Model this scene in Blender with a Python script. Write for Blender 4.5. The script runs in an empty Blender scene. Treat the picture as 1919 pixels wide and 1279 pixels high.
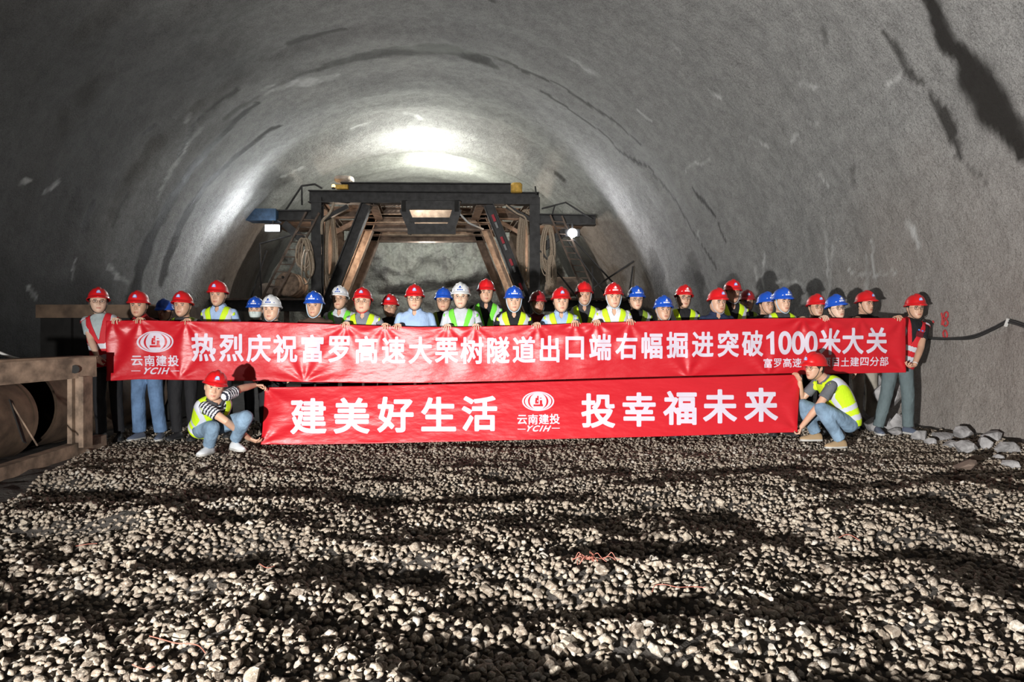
import bpy, bmesh, math, random
import numpy as np
from mathutils import Vector, Matrix, Quaternion

# ------------------------------------------------------------------ camera, world, lights, exposure
SC = bpy.context.scene
COL = SC.collection
F = 1279.0                       # focal length in pixels (24 mm on a 36 mm sensor, 1919 px wide)
CX, CY, CAMZ = 959.5, 640.0, 1.2
cam_data = bpy.data.cameras.new('camera')
cam_data.sensor_width = 36.0
cam_data.lens = 36.0 * F / 1919.0
cam = bpy.data.objects.new('camera', cam_data)
COL.objects.link(cam)
cam.location = (0, 0, CAMZ)
cam.rotation_euler = (math.radians(90), 0, 0)
SC.camera = cam
vs = SC.view_settings
vs.view_transform = 'Standard'; vs.look = 'None'; vs.gamma = 1.0; vs.use_curve_mapping = False
vs.exposure = 0.22
world = bpy.data.worlds.new('tunnel_world'); SC.world = world; world.use_nodes = True
bg = world.node_tree.nodes['Background']
bg.inputs['Color'].default_value = (0.75, 0.85, 1.0, 1); bg.inputs['Strength'].default_value = 0.012

def at(px, py, Y):
    """world point seen at a pixel of the photograph, Y metres in front of the lens"""
    return Vector(((px - CX) / F * Y, Y, CAMZ - (py - CY) / F * Y))

def lamp(name, kind, loc, power, color=(1, 1, 1), radius=0.1, target=None, angle=120, blend=0.6):
    d = bpy.data.lights.new(name, kind); d.energy = power; d.color = color
    if kind in ('POINT', 'SPOT'): d.shadow_soft_size = radius
    if kind == 'AREA': d.size = radius
    if kind == 'SPOT': d.spot_size = math.radians(angle); d.spot_blend = blend
    o = bpy.data.objects.new(name, d); COL.objects.link(o); o.location = loc
    if target is not None:
        o.rotation_euler = (Vector(target) - Vector(loc)).to_track_quat('-Z', 'Y').to_euler()
    return o

# vehicle headlights standing behind and to the left of the photographer
def beam(o, sign=1.0):
    """head-lamp photometry: most light goes out near the horizontal, less onto the near ground and upwards"""
    L = o.data; L.use_nodes = True; t = L.node_tree; em = t.nodes['Emission']
    g = t.nodes.new('ShaderNodeNewGeometry'); x = t.nodes.new('ShaderNodeSeparateXYZ'); t.links.new(g.outputs['Incoming'], x.inputs[0])
    m = t.nodes.new('ShaderNodeMapRange'); m.inputs['From Min'].default_value = -1.0 * sign; m.inputs['From Max'].default_value = 1.0 * sign
    t.links.new(x.outputs['Z'], m.inputs['Value'])          # 0.5 = horizontal, 1 = straight up
    r = t.nodes.new('ShaderNodeValToRGB'); e = r.color_ramp.elements
    prof = [(-.20, .40), (-.125, .54), (-.085, .76), (-.05, .98), (-.02, .92), (.10, .88), (.22, 1.0), (.42, .95), (.70, .60)]
    while len(e) < len(prof): e.new(.5)
    for el, (z, v) in zip(e, prof): el.position = .5 + z / 2; el.color = (v, v, v, 1)
    t.links.new(m.outputs['Result'], r.inputs['Fac']); t.links.new(r.outputs['Color'], em.inputs['Strength'])
beam(lamp('headlight', 'SPOT', (-2.35, -1.3, 0.60), 6500, (1.0, 0.98, 0.95), 0.07, (4.4, 8.5, 1.9), 140, 1.0))
beam(lamp('headlight', 'SPOT', (-3.4, -1.3, 0.60), 220, (1.0, 0.97, 0.92), 0.09, (1.6, 8.5, 1.6), 128, 1.0))
# unseen fill light added behind the camera to lift vault and shadows
lamp('unseen_fill_light', 'SPOT', (-1.5, -2.6, 1.9), 45, (1.0, 0.98, 0.95), 0.3, (5.0, 8.5, 3.5), 120, 0.9)
# flood, deck and inner lights of the drilling gantry
lamp('flood_light_left', 'SPOT', at(509, 430, 19.55), 330, (0.92, 0.96, 1.0), 0.12, at(380, 470, 12), 168, 0.5)
lamp('flood_light_right', 'SPOT', at(1073, 438, 19.55), 240, (0.95, 0.95, 1.0), 0.10, at(1200, 430, 12), 165, 0.6)
lamp('deck_light_front', 'POINT', at(790, 333, 20.6), 420, (0.97, 1.0, 0.93), 0.2)
lamp('deck_light_rear', 'POINT', at(820, 345, 24.3), 420, (0.95, 1.0, 0.86), 0.2)
lamp('face_light', 'POINT', at(800, 470, 25.0), 90, (1.0, 0.97, 0.92), 0.15)
lamp('inner_frame_light_left', 'POINT', at(640, 470, 21.4), 75, (1.0, 0.78, 0.6), 0.1)  # unseen warm lights put inside the gantry to brighten its inner frames
lamp('inner_frame_light_right', 'POINT', at(985, 470, 21.4), 75, (1.0, 0.80, 0.62), 0.1)

# ------------------------------------------------------------------ helpers
rng = np.random.default_rng(11)
random.seed(5)

def _h(ix, iy, iz, seed):
    n = (ix.astype(np.int64) * 374761393 + iy.astype(np.int64) * 668265263 + iz.astype(np.int64) * 1274126177 + seed * 974634321) & 0xFFFFFFFF
    n = ((n ^ (n >> 13)) * 1274126177) & 0xFFFFFFFF
    n = ((n ^ (n >> 16)) * 668265263) & 0xFFFFFFFF
    return ((n ^ (n >> 15)) & 0xFFFFFF) / float(0xFFFFFF)

def vnoise(x, y, z=0.0, seed=0):
    x, y, z = np.broadcast_arrays(np.asarray(x, float), np.asarray(y, float), np.asarray(z, float))
    ix, iy, iz = np.floor(x), np.floor(y), np.floor(z)
    fx, fy, fz = x - ix, y - iy, z - iz
    u, v, w = (f * f * (3 - 2 * f) for f in (fx, fy, fz))
    r = 0
    for dx in (0, 1):
        for dy in (0, 1):
            for dz in (0, 1):
                r = r + _h(ix + dx, iy + dy, iz + dz, seed) * (u if dx else 1 - u) * (v if dy else 1 - v) * (w if dz else 1 - w)
    return r * 2 - 1

def fbm(x, y, z=0.0, octaves=4, seed=0):
    r, a, s = 0, 0.5, 1.0
    for k in range(octaves):
        r = r + a * vnoise(np.asarray(x) * s, np.asarray(y) * s, np.asarray(z) * s, seed + k * 17)
        a *= 0.5; s *= 2.03
    return r

def sstep(a, b, x):
    t = np.clip((np.asarray(x, float) - a) / (b - a), 0, 1)
    return t * t * (3 - 2 * t)

def mesh_obj(name, verts, faces, mats, parent=None, idx=None, smooth=True, loc=None):
    me = bpy.data.meshes.new(name)
    me.from_pydata([tuple(v) for v in verts] if not isinstance(verts, np.ndarray) else verts.tolist(), [], faces if not isinstance(faces, np.ndarray) else faces.tolist())
    for m in (mats if isinstance(mats, (list, tuple)) else [mats]):
        me.materials.append(m)
    if idx is not None:
        me.polygons.foreach_set('material_index', np.asarray(idx, dtype=np.int32))
    if smooth:
        me.polygons.foreach_set('use_smooth', np.ones(len(me.polygons), dtype=bool))
    me.update()
    o = bpy.data.objects.new(name, me); COL.objects.link(o)
    if parent is not None: o.parent = parent
    if loc is not None: o.location = loc
    return o

def tag(o, label=None, cat=None, group=None, kind=None):
    if label: o['label'] = label
    if cat: o['category'] = cat
    if group: o['group'] = group
    if kind: o['kind'] = kind
    return o

def empty(name, loc=(0, 0, 0), label=None, cat=None, group=None):
    o = bpy.data.objects.new(name, None); COL.objects.link(o); o.location = loc
    o.empty_display_size = 0.1
    return tag(o, label, cat, group)

class MB:
    """collects shapes into one mesh"""
    def __init__(s): s.v = []; s.f = []; s.i = []
    def add(s, v, f, mi=0):
        b = len(s.v)
        s.v.extend([tuple(map(float, p)) for p in v])
        s.f.extend([tuple(int(k) + b for k in q) for q in f])
        s.i.extend([mi] * len(f)); return s
    def box(s, lo, hi, mi=0, M=None):
        (x0, y0, z0), (x1, y1, z1) = lo, hi
        v = [(x0, y0, z0), (x1, y0, z0), (x1, y1, z0), (x0, y1, z0), (x0, y0, z1), (x1, y0, z1), (x1, y1, z1), (x0, y1, z1)]
        if M is not None: v = [M @ Vector(p) for p in v]
        return s.add(v, [(0, 3, 2, 1), (4, 5, 6, 7), (0, 1, 5, 4), (1, 2, 6, 5), (2, 3, 7, 6), (3, 0, 4, 7)], mi)
    def bar(s, a, b, w, d, mi=0, up=(0, 1, 0)):
        """box section from a to b, w across, d along 'up'"""
        a, b, up = Vector(a), Vector(b), Vector(up)
        x = (b - a); L = x.length; x.normalize()
        y = (up - up.dot(x) * x).normalized(); z = x.cross(y)
        M = Matrix((x, y, z)).transposed().to_4x4(); M.translation = a
        return s.box((0, -d / 2, -w / 2), (L, d / 2, w / 2), mi, M)
    def ibeam(s, a, b, w, d, mi=0, up=(0, 0, 1), t=0.03):
        """H section: flanges d apart along 'up', flange width w"""
        a, b, upv = Vector(a), Vector(b), Vector(up)
        x = (b - a).normalized(); y = (upv - upv.dot(x) * x).normalized()
        o = y * (d / 2 - t / 2)
        s.bar(a + o, b + o, w, t, mi, up); s.bar(a - o, b - o, w, t, mi, up)
        return s.bar(a, b, t, d - 2 * t, mi, up)
    def tube(s, pts, r, n=8, mi=0, cap=True, up=None):
        v, f = tube_mesh(pts, r, n, cap); return s.add(v, f, mi)
    def build(s, name, mats, parent=None, smooth=False, loc=None):
        return mesh_obj(name, s.v, s.f, mats, parent, s.i, smooth, loc)

def frames(pts):
    P = [Vector(p) for p in pts]; n = len(P)
    T = []
    for k in range(n):
        t = (P[min(k + 1, n - 1)] - P[max(k - 1, 0)])
        T.append(t.normalized() if t.length > 1e-9 else Vector((0, 0, 1)))
    a = Vector((0, 0, 1)) if abs(T[0].z) < 0.9 else Vector((0, 1, 0))
    N = [(a - a.dot(T[0]) * T[0]).normalized()]
    for k in range(1, n):
        nn = N[-1] - N[-1].dot(T[k]) * T[k]
        N.append(nn.normalized() if nn.length > 1e-6 else N[-1])
    return P, T, N

def tube_mesh(pts, r, n=8, cap=True, round_ends=False):
    P, T, N = frames(pts)
    R = list(r) if hasattr(r, '__len__') else [r] * len(P)
    if round_ends:          # hemispherical ends
        P2, T2, N2, R2 = [], [], [], []
        for e in (1.0, 0.8, 0.45):
            P2.append(P[0] - T[0] * R[0] * e * 0.98); T2.append(T[0]); N2.append(N[0]); R2.append(R[0] * math.sqrt(max(1 - e * e, 0.0025)))
        P2 += P; T2 += T; N2 += N; R2 += R
        for e in (0.45, 0.8, 1.0):
            P2.append(P[-1] + T[-1] * R[-1] * e * 0.98); T2.append(T[-1]); N2.append(N[-1]); R2.append(R[-1] * math.sqrt(max(1 - e * e, 0.0025)))
        P, T, N, R = P2, T2, N2, R2
    v, f = [], []
    for p, t, nn, rr in zip(P, T, N, R):
        b = t.cross(nn)
        for k in range(n):
            a = 2 * math.pi * k / n
            v.append(p + (nn * math.cos(a) + b * math.sin(a)) * rr)
    for k in range(len(P) - 1):
        for j in range(n):
            f.append((k * n + j, k * n + (j + 1) % n, (k + 1) * n + (j + 1) % n, (k + 1) * n + j))
    if cap:
        f.append(tuple(range(n))[::-1]); f.append(tuple((len(P) - 1) * n + j for j in range(n)))
    return v, f

def spline(pts, m=8):
    """Catmull-Rom through pts"""
    P = [Vector(p) for p in pts]; out = []
    for k in range(len(P) - 1):
        a, b, c, d = P[max(k - 1, 0)], P[k], P[k + 1], P[min(k + 2, len(P) - 1)]
        for j in range(m):
            t = j / m
            out.append(0.5 * ((2 * b) + (c - a) * t + (2 * a - 5 * b + 4 * c - d) * t * t + (3 * b - a - 3 * c + d) * t ** 3))
    out.append(P[-1]); return out

# ------------------------------------------------------------------ materials
class NT:
    def __init__(s, name):
        s.m = bpy.data.materials.new(name); s.m.use_nodes = True
        s.t = s.m.node_tree; s.b = s.t.nodes['Principled BSDF']
    def n(s, typ, **kw):
        q = s.t.nodes.new(typ)
        for k, v in kw.items():
            if k in q.inputs: q.inputs[k].default_value = v
            else: setattr(q, k, v)
        return q
    def l(s, a, b): s.t.links.new(a, b)
    def noise(s, vec, scale, detail=4, rough=0.55):
        q = s.n('ShaderNodeTexNoise', Scale=scale, Detail=detail, Roughness=rough); s.l(vec, q.inputs['Vector']); return q.outputs['Fac']
    def ramp(s, fac, stops):
        q = s.n('ShaderNodeValToRGB'); e = q.color_ramp.elements
        while len(e) < len(stops): e.new(0.5)
        for el, (p, c) in zip(e, stops):
            el.position = p; el.color = (*c, 1) if len(c) == 3 else c
        s.l(fac, q.inputs['Fac']); return q.outputs['Color']
    def mix(s, fac, a, b, mode='MIX'):
        q = s.n('ShaderNodeMix', data_type='RGBA', blend_type=mode)
        for sock, val in ((q.inputs['Factor'], fac), (q.inputs['A'] if False else q.inputs[6], a), (q.inputs[7], b)):
            if hasattr(val, 'is_linked') or hasattr(val, 'links'): s.l(val, sock)
            else: sock.default_value = val if not isinstance(val, tuple) or len(val) == 4 else (*val, 1)
        return q.outputs[2]
    def bump(s, h, strength=0.5, dist=0.01, normal=None):
        q = s.n('ShaderNodeBump', Strength=strength, Distance=dist); s.l(h, q.inputs['Height'])
        if normal is not None: s.l(normal, q.inputs['Normal'])
        s.l(q.outputs['Normal'], s.b.inputs['Normal']); return q.outputs['Normal']
    def obj(s): return s.n('ShaderNodeTexCoord').outputs['Object']
    def set(s, **kw):
        for k, v in kw.items(): s.b.inputs[k.replace('_', ' ')].default_value = v

def simple(name, col, rough=0.6, var=0.0, vscale=20, bump=0.0, bscale=40, bdist=0.004, metal=0.0, spec=0.5, dark=None, sheen=0.0):
    t = NT(name); t.set(Roughness=rough, Metallic=metal)
    t.b.inputs['Specular IOR Level'].default_value = spec
    if sheen: t.b.inputs['Sheen Weight'].default_value = sheen
    if var or bump:
        o = t.obj()
    if var:
        f = t.noise(o, vscale, 5)
        lo = dark if dark else tuple(c * (1 - var) for c in col); hi = tuple(min(c * (1 + var * 0.6), 1) for c in col)
        t.l(t.ramp(f, [(0.32, lo), (0.68, hi)]), t.b.inputs['Base Color'])
    else:
        t.b.inputs['Base Color'].default_value = (*col, 1)
    if bump:
        t.bump(t.noise(o, bscale, 4), bump, bdist)
    return t.m

def emit(name, col, strength):
    t = NT(name); t.b.inputs['Base Color'].default_value = (*col, 1)
    t.b.inputs['Emission Color'].default_value = (*col, 1); t.b.inputs['Emission Strength'].default_value = strength
    return t.m

M = {}
M['steel_dark'] = simple('dark_painted_steel', (0.045, 0.044, 0.045), 0.55, 0.5, 6, 0.3, 30, dark=(0.02, 0.019, 0.019))
M['steel_tan'] = simple('tan_steel', (0.34, 0.25, 0.185), 0.8, 0.5, 5, 0.3, 25, dark=(0.16, 0.105, 0.075))  # tan tone of the inner gantry frames and the hopper
M['steel_brown'] = simple('brown_steel', (0.16, 0.115, 0.09), 0.8, 0.5, 5, 0.3, 25)
M['rust'] = simple('rusted_pipe_steel', (0.20, 0.135, 0.09), 0.72, 0.45, 4, 0.35, 60, dark=(0.09, 0.06, 0.042))
M['rust_light'] = simple('mud_stained_beam', (0.27, 0.19, 0.135), 0.8, 0.5, 7, 0.4, 60, dark=(0.10, 0.07, 0.05))
M['steel_blue'] = simple('blue_painted_steel', (0.06, 0.12, 0.22), 0.5, 0.4, 8)
M['cable_dusty'] = simple('dust_coated_cable', (0.5, 0.40, 0.30), 0.8, 0.3, 30)
M['cable_black'] = simple('black_cable', (0.02, 0.02, 0.02), 0.55)
M['yellow_plastic'] = simple('yellow_plastic', (0.75, 0.45, 0.08), 0.5, 0.3, 10)
M['pale_dust'] = simple('pale_dusty_sheet', (0.62, 0.52, 0.44), 0.85, 0.35, 5, 0.3, 20)
M['dark_void'] = simple('near_black_steel', (0.015, 0.014, 0.013), 0.8, 0.4, 5)
M['white_paint'] = simple('white_paint', (0.8, 0.8, 0.8), 0.6)
M['red_paint'] = simple('red_spray_paint', (0.42, 0.035, 0.04), 0.8, 0.3, 30)
M['red_mark'] = simple('red_stencil', (0.5, 0.03, 0.05), 0.6)
M['lamp_glass'] = emit('lit_lamp_glass', (0.9, 0.95, 1.0), 60)
M['lamp_warm'] = emit('lit_amber_lamp', (1.0, 0.55, 0.12), 6)
M['copper'] = simple('copper_red_wire', (0.34, 0.12, 0.085), 0.5)
M['pale_cable'] = simple('pale_cable', (0.6, 0.6, 0.58), 0.6)

def shotcrete():
    t = NT('shotcrete'); o = t.obj()
    uv = t.n('ShaderNodeUVMap', uv_map='arc').outputs['UV']     # metres: x along the arc, y along the tunnel
    def mapped(sx, sy):
        q = t.n('ShaderNodeMapping'); q.inputs['Scale'].default_value = (sx, sy, 1); t.l(uv, q.inputs['Vector']); return q.outputs['Vector']
    ring = t.noise(mapped(0.16, 1.7), 1.0, 5, 0.6)
    blotch = t.noise(o, 0.55, 5, 0.6)
    fine = t.noise(o, 26, 6, 0.75)
    mid = t.noise(o, 5.0, 4, 0.6)
    c = t.ramp(ring, [(0.28, (0.13, 0.128, 0.122)), (0.5, (0.29, 0.287, 0.276)), (0.72, (0.46, 0.455, 0.44))])
    c = t.mix(0.38, c, t.ramp(blotch, [(0.3, (0.21, 0.21, 0.20)), (0.7, (0.40, 0.395, 0.385))]))
    c = t.mix(0.55, c, t.ramp(fine, [(0.3, (0.06, 0.058, 0.054)), (0.5, (0.30, 0.296, 0.285)), (0.72, (0.5, 0.495, 0.48))]))
    c = t.mix(0.34, c, t.ramp(mid, [(0.36, (0.10, 0.097, 0.092)), (0.64, (0.46, 0.455, 0.44))]))
    grit = t.noise(o, 60, 3, 0.8)
    c = t.mix(0.30, c, t.ramp(grit, [(0.36, (0.07, 0.07, 0.067)), (0.6, (0.66, 0.655, 0.64))]))
    tint = t.n('ShaderNodeAttribute', attribute_name='tint').outputs['Fac']
    c = t.mix(tint, c, (0.36, 0.285, 0.235))
    vault_shade = t.n('ShaderNodeAttribute', attribute_name='vault_shade').outputs['Fac']
    q = t.n('ShaderNodeMath', operation='MULTIPLY'); t.l(vault_shade, q.inputs[0]); q.inputs[1].default_value = 0.93
    c = t.mix(q.outputs[0], c, (0.035, 0.034, 0.034))  # darkens the wall colour where little light reaches the vault
    pale = t.n('ShaderNodeAttribute', attribute_name='pale').outputs['Fac']
    c = t.mix(pale, c, (0.66, 0.66, 0.65))
    wet = t.n('ShaderNodeAttribute', attribute_name='wet').outputs['Fac']
    c = t.mix(wet, c, (0.028, 0.025, 0.022))
    t.l(c, t.b.inputs['Base Color'])
    rr = t.n('ShaderNodeMapRange'); t.l(wet, rr.inputs['Value']); rr.inputs['To Min'].default_value = 0.85; rr.inputs['To Max'].default_value = 0.62; t.b.inputs['Specular IOR Level'].default_value = 0.22
    t.l(rr.outputs['Result'], t.b.inputs['Roughness'])
    h1 = t.noise(o, 11, 3, 0.6)
    n0 = t.bump(grit, 0.6, 0.008)
    n1 = t.bump(fine, 1.0, 0.04, n0)
    t.bump(h1, 0.6, 0.05, n1)
    return t.m
M['shotcrete'] = shotcrete()

def rockface():
    t = NT('rock_face'); o = t.obj()
    big = t.noise(o, 0.9, 5, 0.6); fine = t.noise(o, 9, 6, 0.7); strk = t.n('ShaderNodeMapping'); strk.inputs['Scale'].default_value = (2.2, 1, 0.45); t.l(o, strk.inputs['Vector'])
    s = t.noise(strk.outputs['Vector'], 1.3, 5, 0.65)
    c = t.ramp(s, [(0.32, (0.07, 0.058, 0.062)), (0.46, (0.13, 0.128, 0.126)), (0.55, (0.23, 0.24, 0.215)), (0.72, (0.30, 0.31, 0.275))])
    c = t.mix(0.35, c, t.ramp(big, [(0.35, (0.17, 0.13, 0.125)), (0.6, (0.32, 0.33, 0.31))]))
    c = t.mix(0.4, c, t.ramp(fine, [(0.3, (0.06, 0.06, 0.062)), (0.55, (0.32, 0.32, 0.31)), (0.75, (0.5, 0.5, 0.5))]))
    v = t.n('ShaderNodeTexVoronoi', feature='DISTANCE_TO_EDGE', Scale=0.55)
    wob = t.n('ShaderNodeVectorMath', operation='ADD'); nz = t.n('ShaderNodeTexNoise', Scale=1.6, Detail=8.0); t.l(o, nz.inputs['Vector'])
    t.l(o, wob.inputs[0]); t.l(nz.outputs['Color'], wob.inputs[1]); t.l(wob.outputs['Vector'], v.inputs['Vector'])
    crack = t.ramp(v.outputs['Distance'], [(0.0, (.35, .35, .35)), (0.03, (0, 0, 0))])
    c = t.mix(crack, c, (0.025, 0.025, 0.027))
    t.l(c, t.b.inputs['Base Color']); t.set(Roughness=0.6)
    n1 = t.bump(fine, 0.9, 0.05); t.bump(big, 0.8, 0.2, n1)
    return t.m
M['rockface'] = rockface()
M['ground'] = simple('dark_wet_gravel_bed', (0.05, 0.043, 0.037), 0.9, 0.5, 14, 1.0, 30, 0.02)

def stone_mat(name, attr):
    t = NT(name); o = t.obj()
    if attr: tone = t.n('ShaderNodeAttribute', attribute_name='tone').outputs['Fac']
    else: tone = t.n('ShaderNodeObjectInfo').outputs['Random']
    c = t.ramp(tone, [(0.0, (0.075, 0.054, 0.04)), (0.3, (0.20, 0.15, 0.11)), (0.6, (0.34, 0.275, 0.205)), (0.85, (0.46, 0.40, 0.315)), (1.0, (0.60, 0.57, 0.52))])
    f = t.noise(o, 90 if attr else 2.2, 6, 0.75)
    c = t.mix(0.58, c, t.ramp(f, [(0.36, (0.06, 0.042, 0.03)), (0.5, (0.27, 0.22, 0.17)), (0.64, (0.62, 0.57, 0.49))]))
    t.l(c, t.b.inputs['Base Color']); t.set(Roughness=0.8)
    t.bump(f, 0.7, 0.008); return t.m
M['gravel'] = stone_mat('gravel_stone_mix', True)
M['stone'] = stone_mat('gravel_stone_single', False)
M['rock'] = simple('grey_blasted_rock', (0.32, 0.31, 0.31), 0.85, 0.5, 6, 0.7, 30, 0.02)

# ------------------------------------------------------------------ tunnel
TH = math.atan2(160.0, F)                     # the tunnel runs slightly left of the lens axis
AX = Vector((-math.sin(TH), math.cos(TH), 0)); RX = Vector((math.cos(TH), math.sin(TH), 0))
RAD, ZC = 6.6, 1.0

def tun(l, t, z):
    return Vector((l * RX.x + t * AX.x, l * RX.y + t * AX.y, z))

def wall_at(px, py):
    """(arc, t) where the ray of a pixel meets the vault"""
    dx, dy, dz = (px - CX) / F, 1.0, -(py - CY) / F
    l, t = dx * RX.x + dy * RX.y, dx * AX.x + dy * AX.y
    h = CAMZ - ZC
    a, b, c = l * l + dz * dz, 2 * h * dz, h * h - RAD * RAD
    k = (-b + math.sqrt(b * b - 4 * a * c)) / (2 * a)
    L, Z = k * l, h + k * dz
    if Z >= 0: s = math.atan2(L, Z) * RAD
    else:
        k = RAD / abs(l); Z = h + k * dz
        s = math.copysign(math.pi / 2 * RAD - Z, l)
    return s, k * t

def vault_offset(s, t):
    d = 0.10 * fbm(s * 0.35, t * 0.45, 3.1, 3, 4) + 0.05 * fbm(s * 1.3, t * 1.5, 0.3, 3, 9)
    d = d + 0.016 * np.sin(t * 2 * math.pi / 1.35 + 3.0 * fbm(s * 0.2, t * 0.5, 0, 2, 3)) + 0.06 * fbm(s * 0.08, t * 0.9, 0, 3, 15)
    d = d + 0.012 * fbm(s * 6, t * 6, 0, 2, 21)
    ring = np.where(t < 22.2, -0.32 * sstep(19.2, 21.0, t), 0.34 - 0.30 * sstep(22.6, 23.3, t))      # last lined ring and the rougher section past it
    return d + ring

def build_vault():
    ts = np.concatenate([np.arange(-7, 3.6, 0.5), np.arange(3.6, 14, 0.055), np.arange(14, 22.1, 0.085), [22.15, 22.2, 22.24], np.arange(22.35, 30.2, 0.14)])
    smax = math.pi / 2 * RAD + 1.6
    ss = np.linspace(-smax, smax, 470)
    S, T = np.meshgrid(ss, ts)
    D = vault_offset(S, T)
    R = RAD + D
    half = math.pi / 2 * RAD
    ph = np.clip(S, -half, half) / RAD
    l = np.sin(ph) * R; z = ZC + np.cos(ph) * R
    over = np.abs(S) - half
    z = np.where(over > 0, ZC - over, z)
    l = np.where(over > 0, l + np.sign(S) * 0.25 * sstep(0.5, 1.4, over) * 0, l)
    P = np.stack([l * RX.x + T * AX.x, l * RX.y + T * AX.y, z], -1).reshape(-1, 3)
    nt, ns = len(ts), len(ss)
    i = np.arange(nt * ns).reshape(nt, ns)
    fcs = np.stack([i[:-1, :-1], i[:-1, 1:], i[1:, 1:], i[1:, :-1]], -1).reshape(-1, 4)
    o = mesh_obj('ceiling', P, fcs, M['shotcrete'])
    me = o.data
    # arc-length coordinates
    uvl = me.uv_layers.new(name='arc')
    vi = np.empty(len(me.loops), dtype=np.int32); me.loops.foreach_get('vertex_index', vi)
    uvs = np.stack([S.reshape(-1)[vi], T.reshape(-1)[vi]], -1).astype(np.float32)
    uvl.data.foreach_set('uv', uvs.reshape(-1))
    Sf, Tf = S.reshape(-1), T.reshape(-1)
    # ragged edges
    Sd = Sf + 0.16 * fbm(Sf * 2.2, Tf * 2.2, 0, 4, 31); Td = Tf + 0.16 * fbm(Sf * 2.2, Tf * 2.2, 9, 4, 57)
    def mark(lines):
        out = np.zeros(len(Sf))
        for pts, w, k in lines:
            q = [wall_at(*p) for p in pts]
            ws = w if isinstance(w, (list, tuple)) else [w] * len(q)
            for (a, b), (wa, wb) in zip(zip(q[:-1], q[1:]), zip(ws[:-1], ws[1:])):
                ax, ay = a; bx, by = b
                dx, dy = bx - ax, by - ay; L2 = dx * dx + dy * dy + 1e-9
                u = np.clip(((Sd - ax) * dx + (Td - ay) * dy) / L2, 0, 1)
                dist = np.hypot(Sd - ax - u * dx, Td - ay - u * dy)
                ww = wa + (wb - wa) * u
                out = np.maximum(out, k * (1 - sstep(0.7, 1.25, dist / ww)))
        return out
    wet = mark([
        ([(1722, -20), (1748, 40), (1775, 85), (1800, 115)], [0.10, 0.14, 0.13, 0.12], 1.0),
        ([(1800, 115), (1830, 165), (1855, 200), (1880, 235), (1912, 292)], [0.13, 0.27, 0.27, 0.2, 0.10], 1.0),
        ([(1905, 235), (1915, 280)], 0.12, 0.9),
        ([(1645, 60), (1690, 112), (1722, 158)], [0.03, 0.05, 0.05], 0.8), ([(1735, 185), (1752, 218)], 0.05, 0.8),
        ([(1762, 228), (1790, 300)], [0.10, 0.05], 0.9), ([(1790, 300), (1835, 350)], 0.02, 0.5),
        ([(850, 92), (920, 110), (1000, 140), (1100, 195), (1200, 270)], 0.06, 0.85),
        ([(1020, 175), (1090, 220), (1160, 280), (1222, 320)], 0.05, 0.85),
        ([(1225, 330), (1295, 425), (1345, 500)], 0.045, 0.7), ([(1295, 345), (1318, 372), (1342, 405)], [0.03, 0.1, 0.05], 0.9),
        ([(1350, 420), (1366, 452)], 0.05, 0.8), ([(600, 132), (700, 105), (780, 95), (850, 92)], [0.12, 0.2, 0.28, 0.28], 0.85),
        ([(850, 92), (930, 125)], [0.26, 0.08], 0.85),
        ([(545, 85), (640, 62)], 0.08, 0.7), ([(450, 165), (400, 195), (360, 232), (330, 292)], 0.06, 0.75),
        ([(290, 240), (275, 255)], 0.06, 0.8), ([(178, 390), (165, 422)], 0.12, 0.8), ([(240, 365), (215, 415)], 0.07, 0.6),
        ([(480, 195), (400, 262), (345, 330), (300, 410), (270, 480), (250, 560)], [0.10, 0.16, 0.24, 0.27, 0.3, 0.34], 0.9),
        ([(520, 235), (440, 290), (380, 350), (335, 430), (310, 520)], [0.08, 0.14, 0.2, 0.24, 0.25], 0.88),
        ([(610, 130), (545, 150), (470, 190), (420, 220)], 0.08, 0.5),
        ([(990, 355), (1060, 405), (1120, 445)], 0.06, 0.4), ([(1045, 315), (1065, 330)], 0.06, 0.7),
        ([(400, 520), (385, 590)], 0.12, 0.5), ([(455, 470), (430, 540)], 0.1, 0.5),
        ([(1225, 480), (1245, 560)], [0.3, 0.5], 0.35), ([(1300, 490), (1330, 600)], [0.2, 0.45], 0.4),
        ([(890, -5), (925, 10)], 0.07, 0.7), ([(1540, 60), (1548, 80)], 0.05, 0.5), ([(1605, 320), (1610, 350)], 0.05, 0.4),
    ])
    pl = []
    for a, b, w in [((1285, 322), (1300, 310), .04), ((1300, 310), (1330, 302), .03), ((1500, 157), (1530, 160), .04), ((1665, 140), (1695, 135), .03),
                    ((1515, 235), (1530, 232), .03), ((1490, 265), (1500, 255), .03), ((1405, 265), (1440, 275), .025), ((1535, 330), (1550, 345), .03),
                    ((1255, 80), (1275, 100), .03), ((1200, 210), (1220, 225), .04), ((1070, 110), (1120, 145), .12), ((1330, 165), (1350, 180), .03),
                    ((1425, 475), (1432, 545), .03), ((1420, 500), (1421, 540), .02), ((1545, 440), (1552, 545), .035), ((1560, 470), (1556, 540), .03),
                    ((1622, 480), (1622, 545), .03), ((1640, 450), (1645, 520), .035), ((1700, 420), (1720, 455), .06), ((1660, 510), (1668, 515), .03),
                    ((1455, 525), (1510, 535), .02), ((1590, 515), (1680, 512), .02), ((1300, 490), (1305, 510), .03), ((1310, 430), (1315, 445), .03),
                    ((620, 150), (500, 170), .18), ((345, 225), (350, 215), .08), ((110, 345), (90, 360), .06), ((60, 335), (45, 345), .05),
                    ((200, 505), (240, 530), .06), ((150, 490), (140, 520), .04), ((60, 540), (75, 560), .06), ((520, 320), (560, 300), .06), ((660, 235), (690, 228), .05),
                    ((760, 215), (790, 220), .08), ((370, 240), (330, 300), .07), ((330, 300), (290, 370), .06)]:
        pl.append(([a, b], w, 0.65))
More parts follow.
